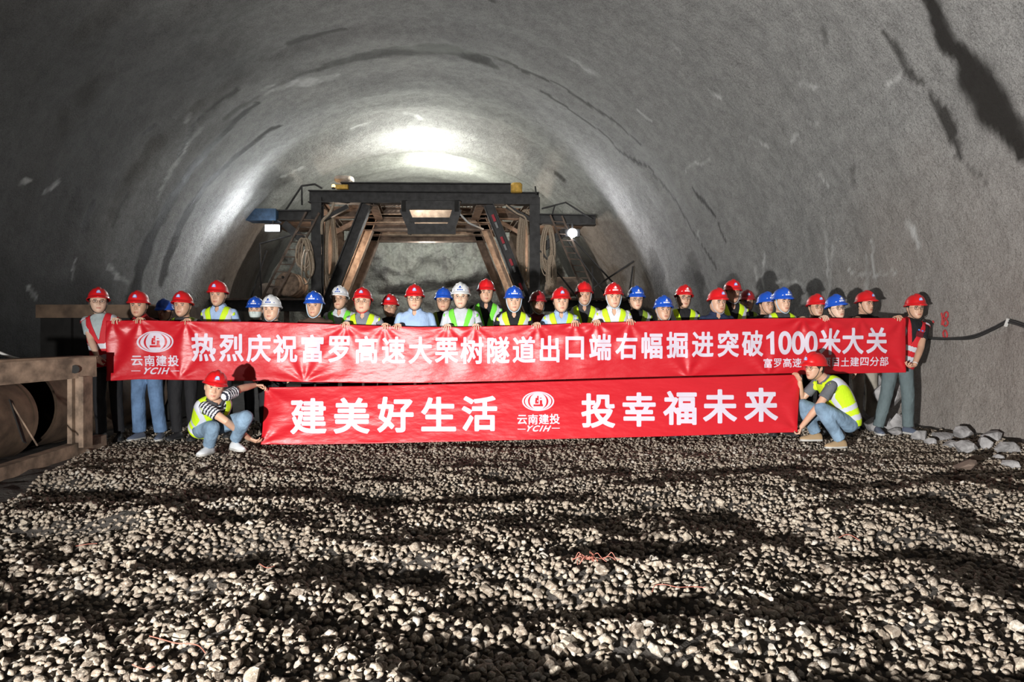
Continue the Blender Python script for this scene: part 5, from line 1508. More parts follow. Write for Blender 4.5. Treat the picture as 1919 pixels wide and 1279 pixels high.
def person(J, A, label):
    """J: joints in metres relative to the root; A: looks"""
    root = empty('person', J['root'], label, 'person')
    tone = skin(A.get('tone', 0))
    hs = A.get('hs', 1.1)
    HC = Vector(J['head']); HR = Rzxy(*J.get('look', (0, 0, 0))) @ FLIP
    def H(p): return HC + HR @ (Vector(p) * hs)
    def Hm(V): return np.asarray(HC) + (np.asarray(V) * hs) @ np.array(HR).T
    neck, pel = Vector(J['neck']), Vector(J['pelvis'])
    SL, SR = Vector(J['sh'][0]), Vector(J['sh'][1])
    hipR = (Vector(J['hip'][1]) - Vector(J['hip'][0])).normalized(); shR = (SR - SL).normalized()
    mid = Vector(J.get('mid', (neck + pel) / 2))
    up = (neck - pel).normalized(); c0 = pel - up * .07
    def spine(u):
        p = c0 * (1 - u) ** 2 + 2 * (mid * 1) * u * (1 - u) + neck * u * u if 'mid' in J else c0.lerp(neck, u)
        tan = ((mid - c0) * (1 - u) + (neck - mid) * u).normalized() if 'mid' in J else up
        r = hipR.lerp(shR, u); r = (r - r.dot(tan) * tan).normalized(); fr = r.cross(-tan) * -1
        fr = tan.cross(r) * -1
        return p, r, fr
    wide, deep = A.get('wide', 1.0), A.get('deep', 1.0)
    # arms
    arms = []
    for k, S in enumerate((SL, SR)):
        w = J['wrist'][k]
        if J.get('elbow', [None, None])[k] is not None: E, Wp = Vector(J['elbow'][k]), Vector(w)
        else: E, Wp = ik(S, w, A.get('l1', .295), A.get('l2', .255), J['hint'][k])
        arms.append((S, E, Wp))
    # ---- body: one skin
    sh = []
    hv, hf = head_mesh(1.08 * A.get('fw', 1.0), 1.08 * A.get('jaw', 1.0), A.get('nose', 1.0)); sh.append((Hm(hv), hf))
    for sx in (-1, 1):
        ev, ef = ear_mesh(sx); sh.append((Hm(ev), ef))
    nb = H((0, -.030, -.07))
    sh.append(tube_mesh([neck - up * .08, neck, neck.lerp(nb, .6), nb], [.066, .062, .058, .057], 18, True, True))
    sh.append(torso_shapes(spine, .86, wide, deep, 28))
    for k, (S, E, Wp) in enumerate(arms):
        fo = E.lerp(Wp, .35)
        sh.append(tube_mesh([S, S.lerp(E, .5), E, fo, E.lerp(Wp, .75), Wp], [.050, .045, .039, .040, .032, .0265], 14, True, True))
        hd = J['hand'][k]
        sh.extend(hand_shapes(Wp, hd[0], hd[1], hd[2], *hd[3:]))
    V, Fq, N = remesh(*join(sh), A.get('vox', .0055))
    # colour lips and brows
    L = (V - np.array(HC)) @ np.array(HR) / hs
    Fq_ = np.asarray(Fq); Lc = L[Fq_].mean(1)
    x, y, z = np.abs(Lc[:, 0]), Lc[:, 1], Lc[:, 2]
    mi = np.zeros(len(Lc), int)
    mi[(y > .07) & (x < .0225 - .6 * np.abs(z + .0735)) & (np.abs(z + .0735) < .0085)] = 1
    mi[(y > .05) & (x > .015) & (x < .049) & (np.abs(z - (.0215 + .05 * (x - .015) - 1.2 * np.maximum(0, x - .036) * .35)) < .0042)] = 2
    mesh_obj('body', V, Fq, list(tone), root, mi)
    # ---- eyes
    for sx in (-1, 1):
        b = MB()
        def ell(c, r, n=10):
            bm = bmesh.new(); bmesh.ops.create_uvsphere(bm, u_segments=n, v_segments=8, radius=1)
            v = [H((c[0] + p.co.x * r[0], c[1] + p.co.y * r[1], c[2] + p.co.z * r[2])) for p in bm.verts]; f = [[q.index for q in g.verts] for g in bm.faces]; bm.free(); return v, f
        yb = .0795
        op = A.get('open', 1.0)
        b.add(*ell((sx * .032, yb - .001, 0), (.0135, .0065, .0048 * op)), mi=0)
        b.add(*ell((sx * .032 + A.get('gaze', 0) * .004, yb + .0035, 0), (.0052, .004, .0048 * op)), mi=1)
        b.add(*ell((sx * .0325, yb + .001, .0055 * op), (.0150, .0065, .0022)), mi=1)
        b.build('eye', [M['eye_white'], M['eye_dark']], root, True)
    # ---- hair
    hv2 = np.array(hv) * np.array([1.055, 1.05, 1.03]); zc = np.interp(hv2[:, 1], [-.10, -.06, -.02, .005, .03, .06], [-.075, -.06, -.022, -.012, .022, .05]) - .03 * A.get('hairlen', 0)
    hv3, hf3, _ = clip(Hm(hv2), [f for f in hf if len(f) == 4], hv2, hv2[:, 2] - zc)
    mesh_obj('hair', hv3, hf3, M['hair'], root)
    # ---- helmet, emblem, strap
    tilt = Matrix.Rotation(math.radians(A.get('htilt', 0)), 3, 'X'); hz = A.get('hz', 0.0)
    HV = (HELV @ np.array(tilt).T) + np.array([0, 0, hz])
    hel = mesh_obj('helmet', Hm(HV), HELF, HEL[A['hel']], root)
    md = hel.modifiers.new('shell', 'SOLIDIFY'); md.thickness = .004; md.offset = -1
    em = A.get('emblem')
    def on_dome(pts):
        out = []
        for X, Z in pts:
            p = tilt @ Vector((X, dome_front(X, Z), Z)); out.append(H((p.x, p.y, p.z + hz)))
        return out
    def patch(b, X0, X1, Z0, Z1, mi, n=5):
        v = on_dome([(X0 + (X1 - X0) * i / n, Z0 + (Z1 - Z0) * j / n) for j in range(n + 1) for i in range(n + 1)])
        b.add(v, [(j * (n + 1) + i, j * (n + 1) + i + 1, (j + 1) * (n + 1) + i + 1, (j + 1) * (n + 1) + i) for j in range(n) for i in range(n)], mi)
    if em:
        b = MB(); ez = .104
        if em == 'square':
            patch(b, -.021, .021, ez - .020, ez + .016, 0)
            v0 = len(b.v); patch(b, -.016, .016, ez - .014, ez - .008, 1, 3); patch(b, -.012, .012, ez - .003, ez + .003, 1, 3); patch(b, -.004, .012, ez + .006, ez + .011, 1, 3)
            for k in range(v0, len(b.v)): b.v[k] = tuple(Vector(b.v[k]) + HR @ Vector((0, .0012, 0)))
            mats = [M['emb_blue'], M['emb_white']]
        elif em == 'peak':
            patch(b, -.006, .006, ez - .004, ez + .020, 0, 3); patch(b, -.014, .014, ez - .012, ez - .004, 0, 3)
            for i in range(4): patch(b, -.036 + i * .0185, -.036 + i * .0185 + .0145, ez - .034, ez - .020, 0, 2)
            mats = [M['emb_white']]
        else:                                     # ellipse mark over a row of characters
            c = M['emb_white'] if em == 'oval_white' else M['emb_navy']
            n = 24
            for (ra, rb, sa, sb) in ((.024, .018, .018, .013), (.010, .013, .0, .0)):
                o_, i_ = [], []
                for k in range(n):
                    t = 2 * math.pi * k / n; o_.append((ra * math.cos(t), ez + .004 + rb * math.sin(t))); i_.append((sa * math.cos(t), ez + .004 + sb * math.sin(t)))
                b.add(on_dome(o_ + i_), [(k, (k + 1) % n, n + (k + 1) % n, n + k) for k in range(n)], 0)
            for i in range(4): patch(b, -.032 + i * .0165, -.032 + i * .0165 + .0125, ez - .036, ez - .021, 0, 2)
            mats = [c]
        if em in ('peak', 'oval_white', 'oval_blue'):
            for sx in (-1, 1):
                for dz in (0, -.013): patch(b, sx * .056, sx * .080, ez - .022 + dz, ez - .013 + dz, 0, 3)
        b.build('emblem', mats, hel, True)
    st = A.get('strap', 'black')
    if st:
        b = MB(); pts = [(-.088, .012, .03), (-.080, .020, -.03), (-.066, .034, -.075), (-.042, .055, -.112), (0, .066, -.131), (.042, .055, -.112), (.066, .034, -.075), (.080, .020, -.03), (.088, .012, .03)]
        b.tube([H(p) for p in spline(pts, 4)], .0036 if st == 'black' else .006, 6); b.build('chin_strap', M['strap_' + st], root, True)
    if A.get('glasses'):
        b = MB(); yg = .094; lens = MB()
        for sx in (-1, 1):
            rim = [(sx * .033 + .023 * math.copysign(abs(math.cos(t)) ** .7, math.cos(t)), yg - .10 * max(0, abs(sx * .033 + .02 * math.cos(t)) - .03) , -.004 + .0165 * math.copysign(abs(math.sin(t)) ** .7, math.sin(t))) for t in np.linspace(0, 2 * math.pi, 20)]
            b.tube([H(p) for p in rim], .0016 if A['glasses'] == 'dark' else .0011, 5, cap=False)
            lens.add([H(p) for p in rim[:-1]], [tuple(range(19))])
            b.tube([H(p) for p in ((sx * .056, yg - .004, .004), (sx * .077, yg - .03, .004), (sx * .079, .0, .004))], .0018, 5)
        b.tube([H(p) for p in ((-.010, yg, .001), (0, yg + .003, .004), (.010, yg, .001))], .0016, 5)
        g = b.build('glasses', M['glasses' if A['glasses'] == 'dark' else 'glasses_gold'], root, True)
        lens.build('lens', M['lens'], g)
    if A.get('mask'):
        mv = np.array(hv) * np.array([1.04, 1.07, 1.02]); hh = np.minimum(np.minimum(-.022 - mv[:, 2] - .0, mv[:, 2] + .118), mv[:, 1] - .028)
        m1, m2, _ = clip(Hm(mv), [f for f in hf if len(f) == 4], mv, hh); mesh_obj('face_mask', m1, m2, M['mask'], root)
    # ---- shirt
    sl = A.get('sleeve', .55)
    sh = [torso_shapes(spine, 1.0, wide, deep, 36, 1.0, .03)]
    for S, E, Wp in arms:
        if sl <= 1: pts, rr = [S, S.lerp(E, sl * .5), S.lerp(E, sl)], [.062, .061, .062 if sl < 1 else .052]
        else: pts, rr = [S, S.lerp(E, .5), E, E.lerp(Wp, .5), E.lerp(Wp, .93)], [.066, .060, .052, .047, .041]
        sh.append(tube_mesh(pts, rr, 16, True, False)); sh.append(tube_mesh([S - (E - S) * .02, S], [.062, .062], 16, True, True))
    V, Fq, N = remesh(*join(sh), .011, 2)
    def torso_coords(V):
        us = np.linspace(0, 1.02, 60); C = np.array([spine(u)[0] for u in us]); Rr = np.array([spine(u)[1] for u in us]); Fr = np.array([spine(u)[2] for u in us])
        d = ((V[:, None, :] - C[None]) ** 2).sum(-1); k = d.argmin(1); q = V - C[k]
        Tn = np.cross(Fr[k], Rr[k]) ; 
        return us[k], (q * Rr[k]).sum(1), (q * Fr[k]).sum(1)
    u, lx, lf = torso_coords(V)
    vn = A.get('vneck', 0)
    Ax = np.stack([u, lx, lf], -1)
    if vn:
        h = np.where(lf > 0, np.abs(lx) - .060 * (u - (1 - vn)) / vn, 1.0)
        V2, F2, A2 = clip(V, Fq, Ax, h)
    else: V2, F2 = V, Fq
    mats = [CL[A['shirt']]]; idx = None
    if A.get('stripes'):
        mats = [CL['stripe_light'], CL['stripe_dark']]
        cen = np.array([np.mean([V2[k] for k in f], 0) for f in F2]); uu, xx, ff = torso_coords(cen)
        val = uu * .52
        for S, E, Wp in arms:
            dd = np.array((E - S).normalized()); q = cen - np.array(S); al = q @ dd; aw = np.linalg.norm(q - al[:, None] * dd[None], axis=1)
            val = np.where((al > -.10) & (aw < .085), al + .2, val)
        idx = (np.floor(val / .0165) % 2).astype(int)
    mesh_obj('shirt', V2, F2, mats, root, idx)
    if A.get('collar'):
        b = MB(); n = 40; rows = []
        for rr, up_, sc_ in ((.061, .035, 1), (.066, .040, 1), (.086, .006, 1.0), (.098, -.020, 1.05)):
            r_ = []
            for k in range(n + 1):
                t = math.radians(90 + 16 + (328) * k / n)      # open at the front
                c, r, fr = spine(1.0); tip = max(0, math.sin(t)) ** 6 if rr > .08 else 0
                r_.append(c + r * (rr * math.cos(t)) + fr * (rr * math.sin(t) * .98) + up * (up_ - .045 * tip * (rr > .09) - .012 * max(0, math.sin(t))))
            rows.append(r_)
        v = [p for r_ in rows for p in r_]; f = [(i * (n + 1) + k, i * (n + 1) + k + 1, (i + 1) * (n + 1) + k + 1, (i + 1) * (n + 1) + k) for i in range(3) for k in range(n)]
        o = mesh_obj('collar', v, f, CL[A['collar']], root); md = o.modifiers.new('thickness', 'SOLIDIFY'); md.thickness = .004
    # ---- vest with reflective tape
    vs_ = A.get('vest')
    if vs_:
        sh = [torso_shapes(spine, 1.0, wide, deep, 36, 1.0, .03)]
        for S, E, Wp in arms:
            sh.append(tube_mesh([S - (E - S) * .02, S, S.lerp(E, .3)], [.062, .062, .061], 16, True, False))
        V, Fq, N = remesh(*join(sh), .011, 3)
        dA = [(E - S).normalized() for S, E, Wp in arms]
        along = np.stack([(V - np.array(arms[k][0])) @ np.array(dA[k]) for k in (0, 1)], -1)
        away = np.stack([np.linalg.norm(V - np.array(arms[k][0]) - along[:, k:k + 1] * np.array(dA[k])[None], axis=1) for k in (0, 1)], -1)
        u_, x_, f_ = torso_coords(V)
        # distance past the arm hole (only for skin that belongs to an arm)
        k_ = (x_ > 0).astype(int); al_ = along[np.arange(len(V)), k_]; aw_ = away[np.arange(len(V)), k_]
        arm_ = np.maximum(np.maximum(.022 - al_, (aw_ - .078) * 2), (.125 - np.abs(x_)) * 2)
        def vest_piece(off, bands=None):
            Vo = V + N * off; Ax = np.stack([u_, x_, f_, arm_], -1)
            W_, G_, B_ = Vo, Fq, Ax
            def step(fn):
                nonlocal W_, G_, B_
                if len(W_): W_, G_, B_ = clip(W_, G_, B_, fn(B_[:, 0], B_[:, 1], B_[:, 2]))
            step(lambda u, x, f: np.interp(u, [0, .60, .74, .84, 1], [.30, .235, .222, .208, .208]) - np.abs(x))
            if len(W_): W_, G_, B_ = clip(W_, G_, B_, B_[:, 3])
            step(lambda u, x, f: u - .045)
            step(lambda u, x, f: .985 - u)
            step(lambda u, x, f: np.where(f > 0, np.abs(x) - np.interp(u, [0, .50, .92, 1], [.0015, .0015, .080, .09]), np.abs(x) * 0 + np.where(u > .96, np.abs(x) - .06, 1)))
            if bands: step(bands)
            return W_, G_
        v1, f1 = vest_piece(.011)
        ve = mesh_obj('vest', v1, f1, VEST[vs_], root); md = ve.modifiers.new('thickness', 'SOLIDIFY'); md.thickness = .004; md.offset = -1
        for nm, fn in (('v', lambda u, x, f: np.minimum(.026 - np.abs(np.abs(x) - np.interp(u, [0, .70, .86, 1], [.112, .118, .165, .165])), u - .46)), ('h', lambda u, x, f: .048 - np.abs(u - .40)), ('h', lambda u, x, f: .048 - np.abs(u - .20))):
            v1, f1 = vest_piece(.0135, fn)
            for v2, f2 in islands(v1, f1): mesh_obj('reflective_strip', v2, f2, M['reflective'], ve)
    # ---- trousers
    lr = A.get('leg', (.088, .068, .062))
    sh = []
    sh.append(torso_shapes(lambda u: (c0.lerp(neck, u * .34) if 'mid' not in J else spine(u * .34)[0], spine(u * .34)[1], spine(u * .34)[2]), 1.0, wide * .985, deep * .98, 28, 1.0 / 1.0, 0) if False else torso_shapes(spine, .985, wide, deep, 28, .30, -.02))
    for k in (0, 1):
        hp, kn, an = Vector(J['hip'][k]), Vector(J['knee'][k]), Vector(J['ankle'][k])
        sh.append(tube_mesh([hp, hp.lerp(kn, .5), kn], [lr[0], (lr[0] + lr[1]) / 2, lr[1]], 16, True, True))
        dn = (an - kn).normalized()
        sh.append(tube_mesh([kn, kn.lerp(an, .35), kn.lerp(an, .75), an - dn * .03, an - dn * .0], [lr[1], lr[1] * .98, lr[2], lr[2], lr[2] * 1.02], 16, True, False))
        sh.append(tube_mesh([kn - dn * .005, kn + dn * .005], [lr[1], lr[1]], 12, True, True))
    V, Fq, N = remesh(*join(sh), .013, 2)
    V = V + N * (0.006 * fbm(V[:, 0] * 9 + J['root'][0], V[:, 1] * 9, V[:, 2] * 14, 2, 5))[:, None]
    mesh_obj('trousers', V, Fq, CL[A.get('trousers', 'black')], root)
    # ---- shoes
    for k in (0, 1):
        an = Vector(J['ankle'][k]); toe = Vector(J['toe'][k]).normalized()
        z = Vector((0, 0, 1)); y = z.cross(toe).normalized(); z = toe.cross(y)
        Mx = Matrix((toe, y, z)).transposed(); o_ = an - z * J.get('anklez', .085)
        if J.get('footz') is not None: o_ = Vector((an.x, an.y, J['footz'][k]))
        s1 = mesh_obj('shoe', [o_ + Mx @ Vector(p) for p in SHV], SHF, M[A.get('shoe', 'shoe_black')], root)
        mesh_obj('sole', [o_ + Mx @ Vector(p) for p in SOV], SOF, M[A.get('sole', 'sole_dark')], s1)
    if A.get('badge'):
        c, r, fr = spine(.70); p = c + r * .055 + fr * .145
        b = MB(); b.bar(p - r * .045, p + r * .045, .065, .006, 0, fr); b.build('badge_pocket', M['badge'], root)
        b = MB()
        q = c + spine(.70)[1] * .055 + fr * .144 + up * .055
        for dx in (-.022, .022): b.bar(q + r * (dx - .011), q + r * (dx + .011), .016, .004, 0, fr)
        b.build('chest_print', M['emb_blue'], root)
    if A.get('bracelet') is not None:
        S, E, Wp = arms[A['bracelet']]; b = MB(); d = (Wp - E).normalized(); b.tube([Wp - d * .03, Wp - d * .015], [.033, .033], 14, cap=False); b.build('wristband', M['bracelet'], root, True)
    return root

def standing(px, ytop, Y, A, label, look=(0, 0, 0), hands=None, px_feet=None, turn=0, lean=0.0, arms=None):
    """px, ytop: pixel of the helmet top; Y: distance of the body; hands: per side None or pixel column where fingers fold over the upper banner"""
    ztop = CAMZ - (ytop - CY) / F * Y; X = (px - CX) / F * Y
    g = float(gz(X, Y))
    hs = A.get('hs', 1.1); Hh = ztop - g - .040 * hs          # stature
    fx = X if px_feet is None else (px_feet - CX) / F * Y
    root = Vector((fx, Y, g))
    dx = X - fx
    head_z = Hh - .121 * hs
    T = Matrix.Rotation(math.radians(turn), 3, 'Z')
    def tr(p, k): q = T @ Vector(p); return Vector((q.x + dx * k, q.y, q.z))
    w = A.get('wide', 1.0)
    J = {'root': root, 'head': tr((0, -.035, head_z), 1), 'look': (look[0] + turn, look[1], look[2]), 'neck': tr((0, .01, head_z - .118 * hs), 1), 'pelvis': tr((0, 0, .52 * Hh), .3)}
    zs = head_z - .202 * hs
    J['sh'] = [tr((-.168 * w, .01, zs), .9), tr((.168 * w, .01, zs), .9)]
    J['hip'] = [tr((-.088, 0, .50 * Hh), .2), tr((.088, 0, .50 * Hh), .2)]
    st = A.get('stance', .10)
    J['knee'] = [tr((-.5 * (st + .088), -.02, .285 * Hh), .1), tr((.5 * (st + .088), -.02, .285 * Hh), .1)]
    J['ankle'] = [tr((-st, .03, .09), 0), tr((st, .03, .09), 0)]
    J['toe'] = [T @ Vector((-.25, -1, 0)), T @ Vector((.25, -1, 0))]
    J['wrist'] = [None, None]; J['hint'] = [None, None]; J['hand'] = [None, None]
    for k, sx in ((0, -1), (1, 1)):
        hp = hands[k] if hands else None
        if hp is None:
            J['wrist'][k] = tr((sx * .235 * w, -.03, zs - .52), .5); J['hint'][k] = Vector((sx * .5, 1, 0)); J['hand'][k] = (Vector((0, -.25, -1)), Vector((-sx, 0, 0)), 1 if sx < 0 else -1, (18, 22, 15))
        elif isinstance(hp, dict):
            J['wrist'][k] = Vector(hp['wrist']) - root; J['hint'][k] = Vector(hp['hint']); J['hand'][k] = hp['hand']
        else:
            D = float(upper.depth(hp)); yt = float(np.interp(hp, upper.top[:, 0], upper.top[:, 1]))
            tp = at(hp, yt, D)
            J['wrist'][k] = Vector((tp.x + sx * .01, tp.y + .088, tp.z + .006)) - root; J['hint'][k] = Vector((sx * .38, .35, -1))
            # knuckles just behind and above the cloth edge, fingers folding down over it
            J['hand'][k] = (Vector((-sx * .10, -1, .22)), Vector((0, -.15, -1)), 1 if sx < 0 else -1, (52, 38, 18), 1.12)
    return person(J, A, label)
def crouch(pelvis, neck, head, look, sh, hip, knee, ankle, toe, wrist, hint, hand, A, label, mid=None, root=None, footz=(0, 0), elbow=None):
    R_ = Vector(root); f = lambda p: Vector(p) - R_
    J = {'root': R_, 'pelvis': f(pelvis), 'neck': f(neck), 'head': f(head), 'look': look, 'sh': [f(p) for p in sh], 'hip': [f(p) for p in hip], 'knee': [f(p) for p in knee],
         'ankle': [f(p) for p in ankle], 'toe': toe, 'wrist': [f(p) for p in wrist], 'hint': hint, 'hand': hand, 'footz': [z - R_.z for z in footz]}
    if mid: J['mid'] = f(mid)
    if elbow: J['elbow'] = [f(e) if e else None for e in elbow]
    return person(J, A, label)

def people():
    FR = lambda px: float(upper.depth(px)) + .27
    SE = lambda px: float(upper.depth(px)) + .88
    TH_ = lambda px: float(upper.depth(px)) + 1.42
    d = dict
    S = standing
    # left end of the upper banner
    cl = at(201, 712, 7.98)
    S(187, 541, 8.25, d(hel='red', emblem='square', glasses='dark', shirt='teal', vest='red', trousers='black', vneck=0, sleeve=.6, tone=3, stance=.10, wide=.95),
      'person in red hard hat and red vest holding the left end of the upper banner', (24, 8, 0), px_feet=205, turn=8,
      hands=(d(wrist=at(188, 690, 7.90), hint=(-.8, .6, -.2), hand=(Vector((.35, -.15, -1)), Vector((.9, -.3, .2)), 1, (22, 32, 20))), 214))
    S(263, 547, FR(263) + .08, d(hel='red', emblem='square', shirt='redjacket', collar='redjacket', sleeve=2, trousers='denim', tone=1, wide=1.02, leg=(.098, .08, .078), stance=.13, shoe='shoe_grey', sole='sole', hs=1.12),
      'person in red hard hat, dark red jacket and blue jeans, second from left', (10, 0, 0), px_feet=279, hands=(262, None))
    S(312, 562, TH_(312) - .1, d(hel='blue', emblem='oval_blue', shirt='black', sleeve=2, tone=2, hs=1.08), 'person in dark blue hard hat half hidden between second and third hats from left', (0, -4, 0))
    S(345, 548, FR(345) + .06, d(hel='red', emblem='square', shirt='charcoal', vest='olive', sleeve=2, strap='black', tone=1), 'person in red hard hat and dark jacket, left of the tall one in light blue', (2, 4, 0), hands=(351, None))
    S(411, 528, FR(411) + .28, d(hel='red', emblem='square', shirt='lightblue', collar='lightblue', vneck=.12, vest='yellow', tone=1, fw=.98, hs=1.12), 'tall person in red hard hat with light blue shirt under lime vest, at left', (2, 0, 0))
    S(481, 558, SE(481) + .2, d(hel='blue', emblem='oval_white', shirt='black', mask=True, sleeve=2, hs=1.08, strap=None), 'person in blue hard hat wearing a pale face mask', (8, 0, 0))
    S(511, 555, FR(511), d(hel='white', emblem='oval_blue', shirt='charcoal', strap='grey', tone=0, fw=1.08, jaw=1.08), 'round faced person in white hard hat beside the face mask wearer', (0, 2, 0))
    S(591, 548, FR(591), d(hel='blue', emblem='peak', shirt='brown', strap='blue', tone=1), 'person in bright blue hard hat and brown top under the steel drum and left post', (0, 0, 0))
    S(638, 538, SE(638), d(hel='white', emblem='oval_blue', shirt='palegrey', collar='palegrey', vneck=.14, vest='green', glasses='thin', tone=1, strap='black'), 'person in white hard hat with green vest and glasses under left gantry braces', (0, 8, 0))
    S(681, 541, FR(681), d(hel='red', emblem='square', shirt='grey', collar='grey', vneck=.12, vest='yellow', glasses='thin', fw=1.1, jaw=1.1, strap='red', tone=0), 'stout person in red hard hat, grey polo and lime vest with red chin strap', (2, 6, 0), hands=(649, 721))
    S(732, 553, SE(732) + .15, d(hel='red', emblem='square', shirt='black', glasses='thin', sleeve=2, tone=2, hs=1.08), 'person in red hard hat and black jacket left of the plain light blue shirt', (0, 0, 0))
    S(778, 535, FR(778), d(hel='red', emblem='square', glasses='dark', shirt='lightblue', collar='lightblue', vneck=.13, sleeve=.62, wide=1.06, tone=0), 'person in red hard hat with plain light blue shirt and no vest', (6, 0, 0), hands=(None, 746) if False else (746, None))
    S(832, 541, SE(832), d(hel='blue', emblem='oval_blue', glasses='dark', shirt='black', vest='olive', sleeve=2, tone=1, fw=1.04), 'person in blue hard hat and dark glasses right of the plain light blue shirt', (0, 4, 0))
    S(864, 532, FR(864), d(hel='white', emblem='oval_blue', glasses='thin', shirt='palegrey', vest='green', tone=3, strap='black'), 'person in white hard hat, green vest over pale tee shirt, both hands on banner', (0, 2, 0), hands=(839, 891))
    S(911, 525, SE(911), d(hel='red', emblem=None, shirt='black', collar='black', vneck=.14, vest='green', tone=1, fw=1.05, strap='black'), 'tall person in plain red hard hat and black polo between white and blue hats', (6, 0, 0))
    S(963, 538, FR(963), d(hel='blue', emblem='peak', shirt='black', collar='black', vneck=.14, vest='yellow', strap='blue', tone=0, fw=1.04), 'person in blue hard hat with lime vest over black polo', (4, -2, 0))
    S(1007, 547, TH_(1007) - .2, d(hel='dark', emblem=None, shirt='maroon', sleeve=2, tone=2, strap='grey'), 'person in red hard hat darkened for shadow below the right gantry post', (18, 0, 0))
    S(1051, 540, FR(1051), d(hel='red', emblem='square', shirt='lightblue', collar='lightblue', vneck=.13, vest='yellow', tone=0, fw=1.06), 'person in red hard hat, lime vest over light blue shirt, right of shadow-darkened hat', (4, 0, 0), hands=(1007, 1077))
    S(1094, 530, SE(1094), d(hel='red', emblem=None, shirt='charcoal', collar='charcoal', vneck=.13, vest='yellow', tone=1, strap='grey'), 'person in plain red hard hat and charcoal polo under the pale folded sheet', (2, 2, 0))
    S(1149, 532, FR(1149), d(hel='red', emblem='oval_white', shirt='white', collar='white', vneck=.16, vest='yellow', strap='blue', tone=0, fw=1.04), 'person in red hard hat with white polo, lime vest and pale blue chin strap', (2, 0, 0), hands=(1119, 1180))
    S(1191, 538, SE(1191) - .1, d(hel='blue', emblem='peak', glasses='dark', shirt='black', vest='olive', sleeve=2, tone=0), 'person in blue hard hat and dark framed glasses right of the white polo', (4, 0, 0))
    S(1242, 556, FR(1242), d(hel='blue', emblem='peak', shirt='maroon', strap='grey', tone=1, jaw=1.05, hs=1.1), 'shorter older person in blue hard hat whose chin touches the banner edge', (6, 2, 0))
    S(1280, 536, SE(1280) - .05, d(hel='red', emblem='oval_white', glasses='dark', shirt='black', vest='yellow', tone=1), 'person in white marked red hard hat with glasses, black tee shirt and lime vest', (6, 4, 4))
    S(1343, 542, FR(1343), d(hel='red', emblem='square', shirt='navy', collar='navy', vneck=.12, sleeve=.6, tone=1, fw=1.1, strap='grey', jaw=1.06), 'person in red hard hat and navy shirt with grey chin strap, no vest', (16, 0, 0))
    S(1371, 526, SE(1371), d(hel='red', emblem='square', shirt='black', collar='black', vneck=.14, vest='yellow', tone=1, strap='grey'), 'tallest person on the right, red hard hat, lime vest over black polo', (2, 0, 0))
    S(1398, 545, TH_(1398) + .25, d(hel='dark', emblem='square', glasses='thin', shirt='black', vest='olive', sleeve=2, tone=2), 'person in shadow-darkened red hard hat and glasses at the back right', (-8, 0, 0))
    S(1434, 549, SE(1434) + .12, d(hel='blue', emblem='oval_white', shirt='black', sleeve=2, tone=1, hs=1.08), 'person in blue hard hat looking sideways behind another blue hat on the right', (18, 4, 0))
    S(1464, 541, FR(1464) + .02, d(hel='blue', emblem='peak', shirt='charcoal', vest='yellow', strap='blue', tone=0), 'person in bright blue hard hat with pale blue chin strap between other right hats', (12, 0, 0))
    S(1527, 553, SE(1527) - .2, d(hel='red', emblem='square', glasses='thin', shirt='black', sleeve=2, tone=1, hs=1.08), 'person in red hard hat and glasses between two blue hats on the right', (6, 2, 0), hands=(1504, None))
    S(1564, 554, FR(1564), d(hel='blue', emblem='oval_white', glasses='dark', shirt='maroon', tone=3, strap='black'), 'person in blue hard hat and glasses, head tilted, rightmost blue hat', (12, 6, -6), hands=(1547, None))
    S(1619, 547, SE(1619) - .02, d(hel='red', emblem='square', shirt='black', sleeve=2, tone=1, trousers='khaki', leg=(.09, .075, .075), hs=1.1), 'person in red hard hat with khaki trousers, second hat from the right end', (22, 2, 0), hands=(1612, None))
    # right end
    S(1712, 553, 8.70, d(hel='red', emblem='square', glasses='dark', shirt='black', vest='red', trousers='greengrey', tone=1, stance=.19, shoe='shoe_grey', sole='sole', badge=True, bracelet=1, l1=.355, l2=.315, leg=(.095, .075, .068), sleeve=.62, wide=.98),
      'person in red vest and grey green trousers holding the right end of the upper banner', (-2, 0, 0), px_feet=1676,
      hands=(1686, d(wrist=at(1710, 699, 8.33), hint=(1, .4, -.3), hand=(Vector((-1, -.25, -.15)), Vector((0, -.3, 1)), -1, (40, 55, 40)))))
    # crouching pair with the lower banner
    r = at(400, 846, 7.2); r = (r.x, r.y, float(gz(r.x, r.y)))
    crouch(pelvis=at(384, 803, 7.42), mid=at(390, 786, 7.38), neck=at(405, 750, 7.16), head=at(402, 727, 7.08), look=(26, -2, 12),
           sh=(at(385, 764, 7.08), at(425, 742, 7.14)), hip=(at(375, 806, 7.36), at(397, 804, 7.46)), knee=(at(399, 803, 7.08), at(461, 783, 7.12)),
           ankle=(at(391, 836, 7.18), at(441, 824, 7.28)), toe=(Vector((-.15, -1, 0)), Vector((.75, -.65, 0))), root=r, footz=(.02, .045),
           wrist=(at(467, 823, 7.42), at(478, 723, 7.60)), elbow=(at(423, 790, 7.06), at(452, 729, 7.35)), hint=((.1, -.3, -1), (.5, -.3, -.5)),
           hand=((Vector((1, .25, -.5)), Vector((.3, .6, .7)), 1, (30, 35, 25)), (Vector((1, .35, -.05)), Vector((0, -.2, -1)), -1, (30, 40, 30))),
           A=d(hel='red', emblem='square', shirt='stripe_light', stripes=True, vest='yellow', trousers='denimlight', shoe='shoe_white', sole='sole', sleeve=.6, tone=1, l1=.32, l2=.29, leg=(.098, .074, .062), wide=.95, collar='charcoal', strap=None, jaw=1.05),
           label='crouching person in striped shirt at the left end of the lower banner')
    r = (3.62, 7.85, float(gz(3.62, 7.85)))
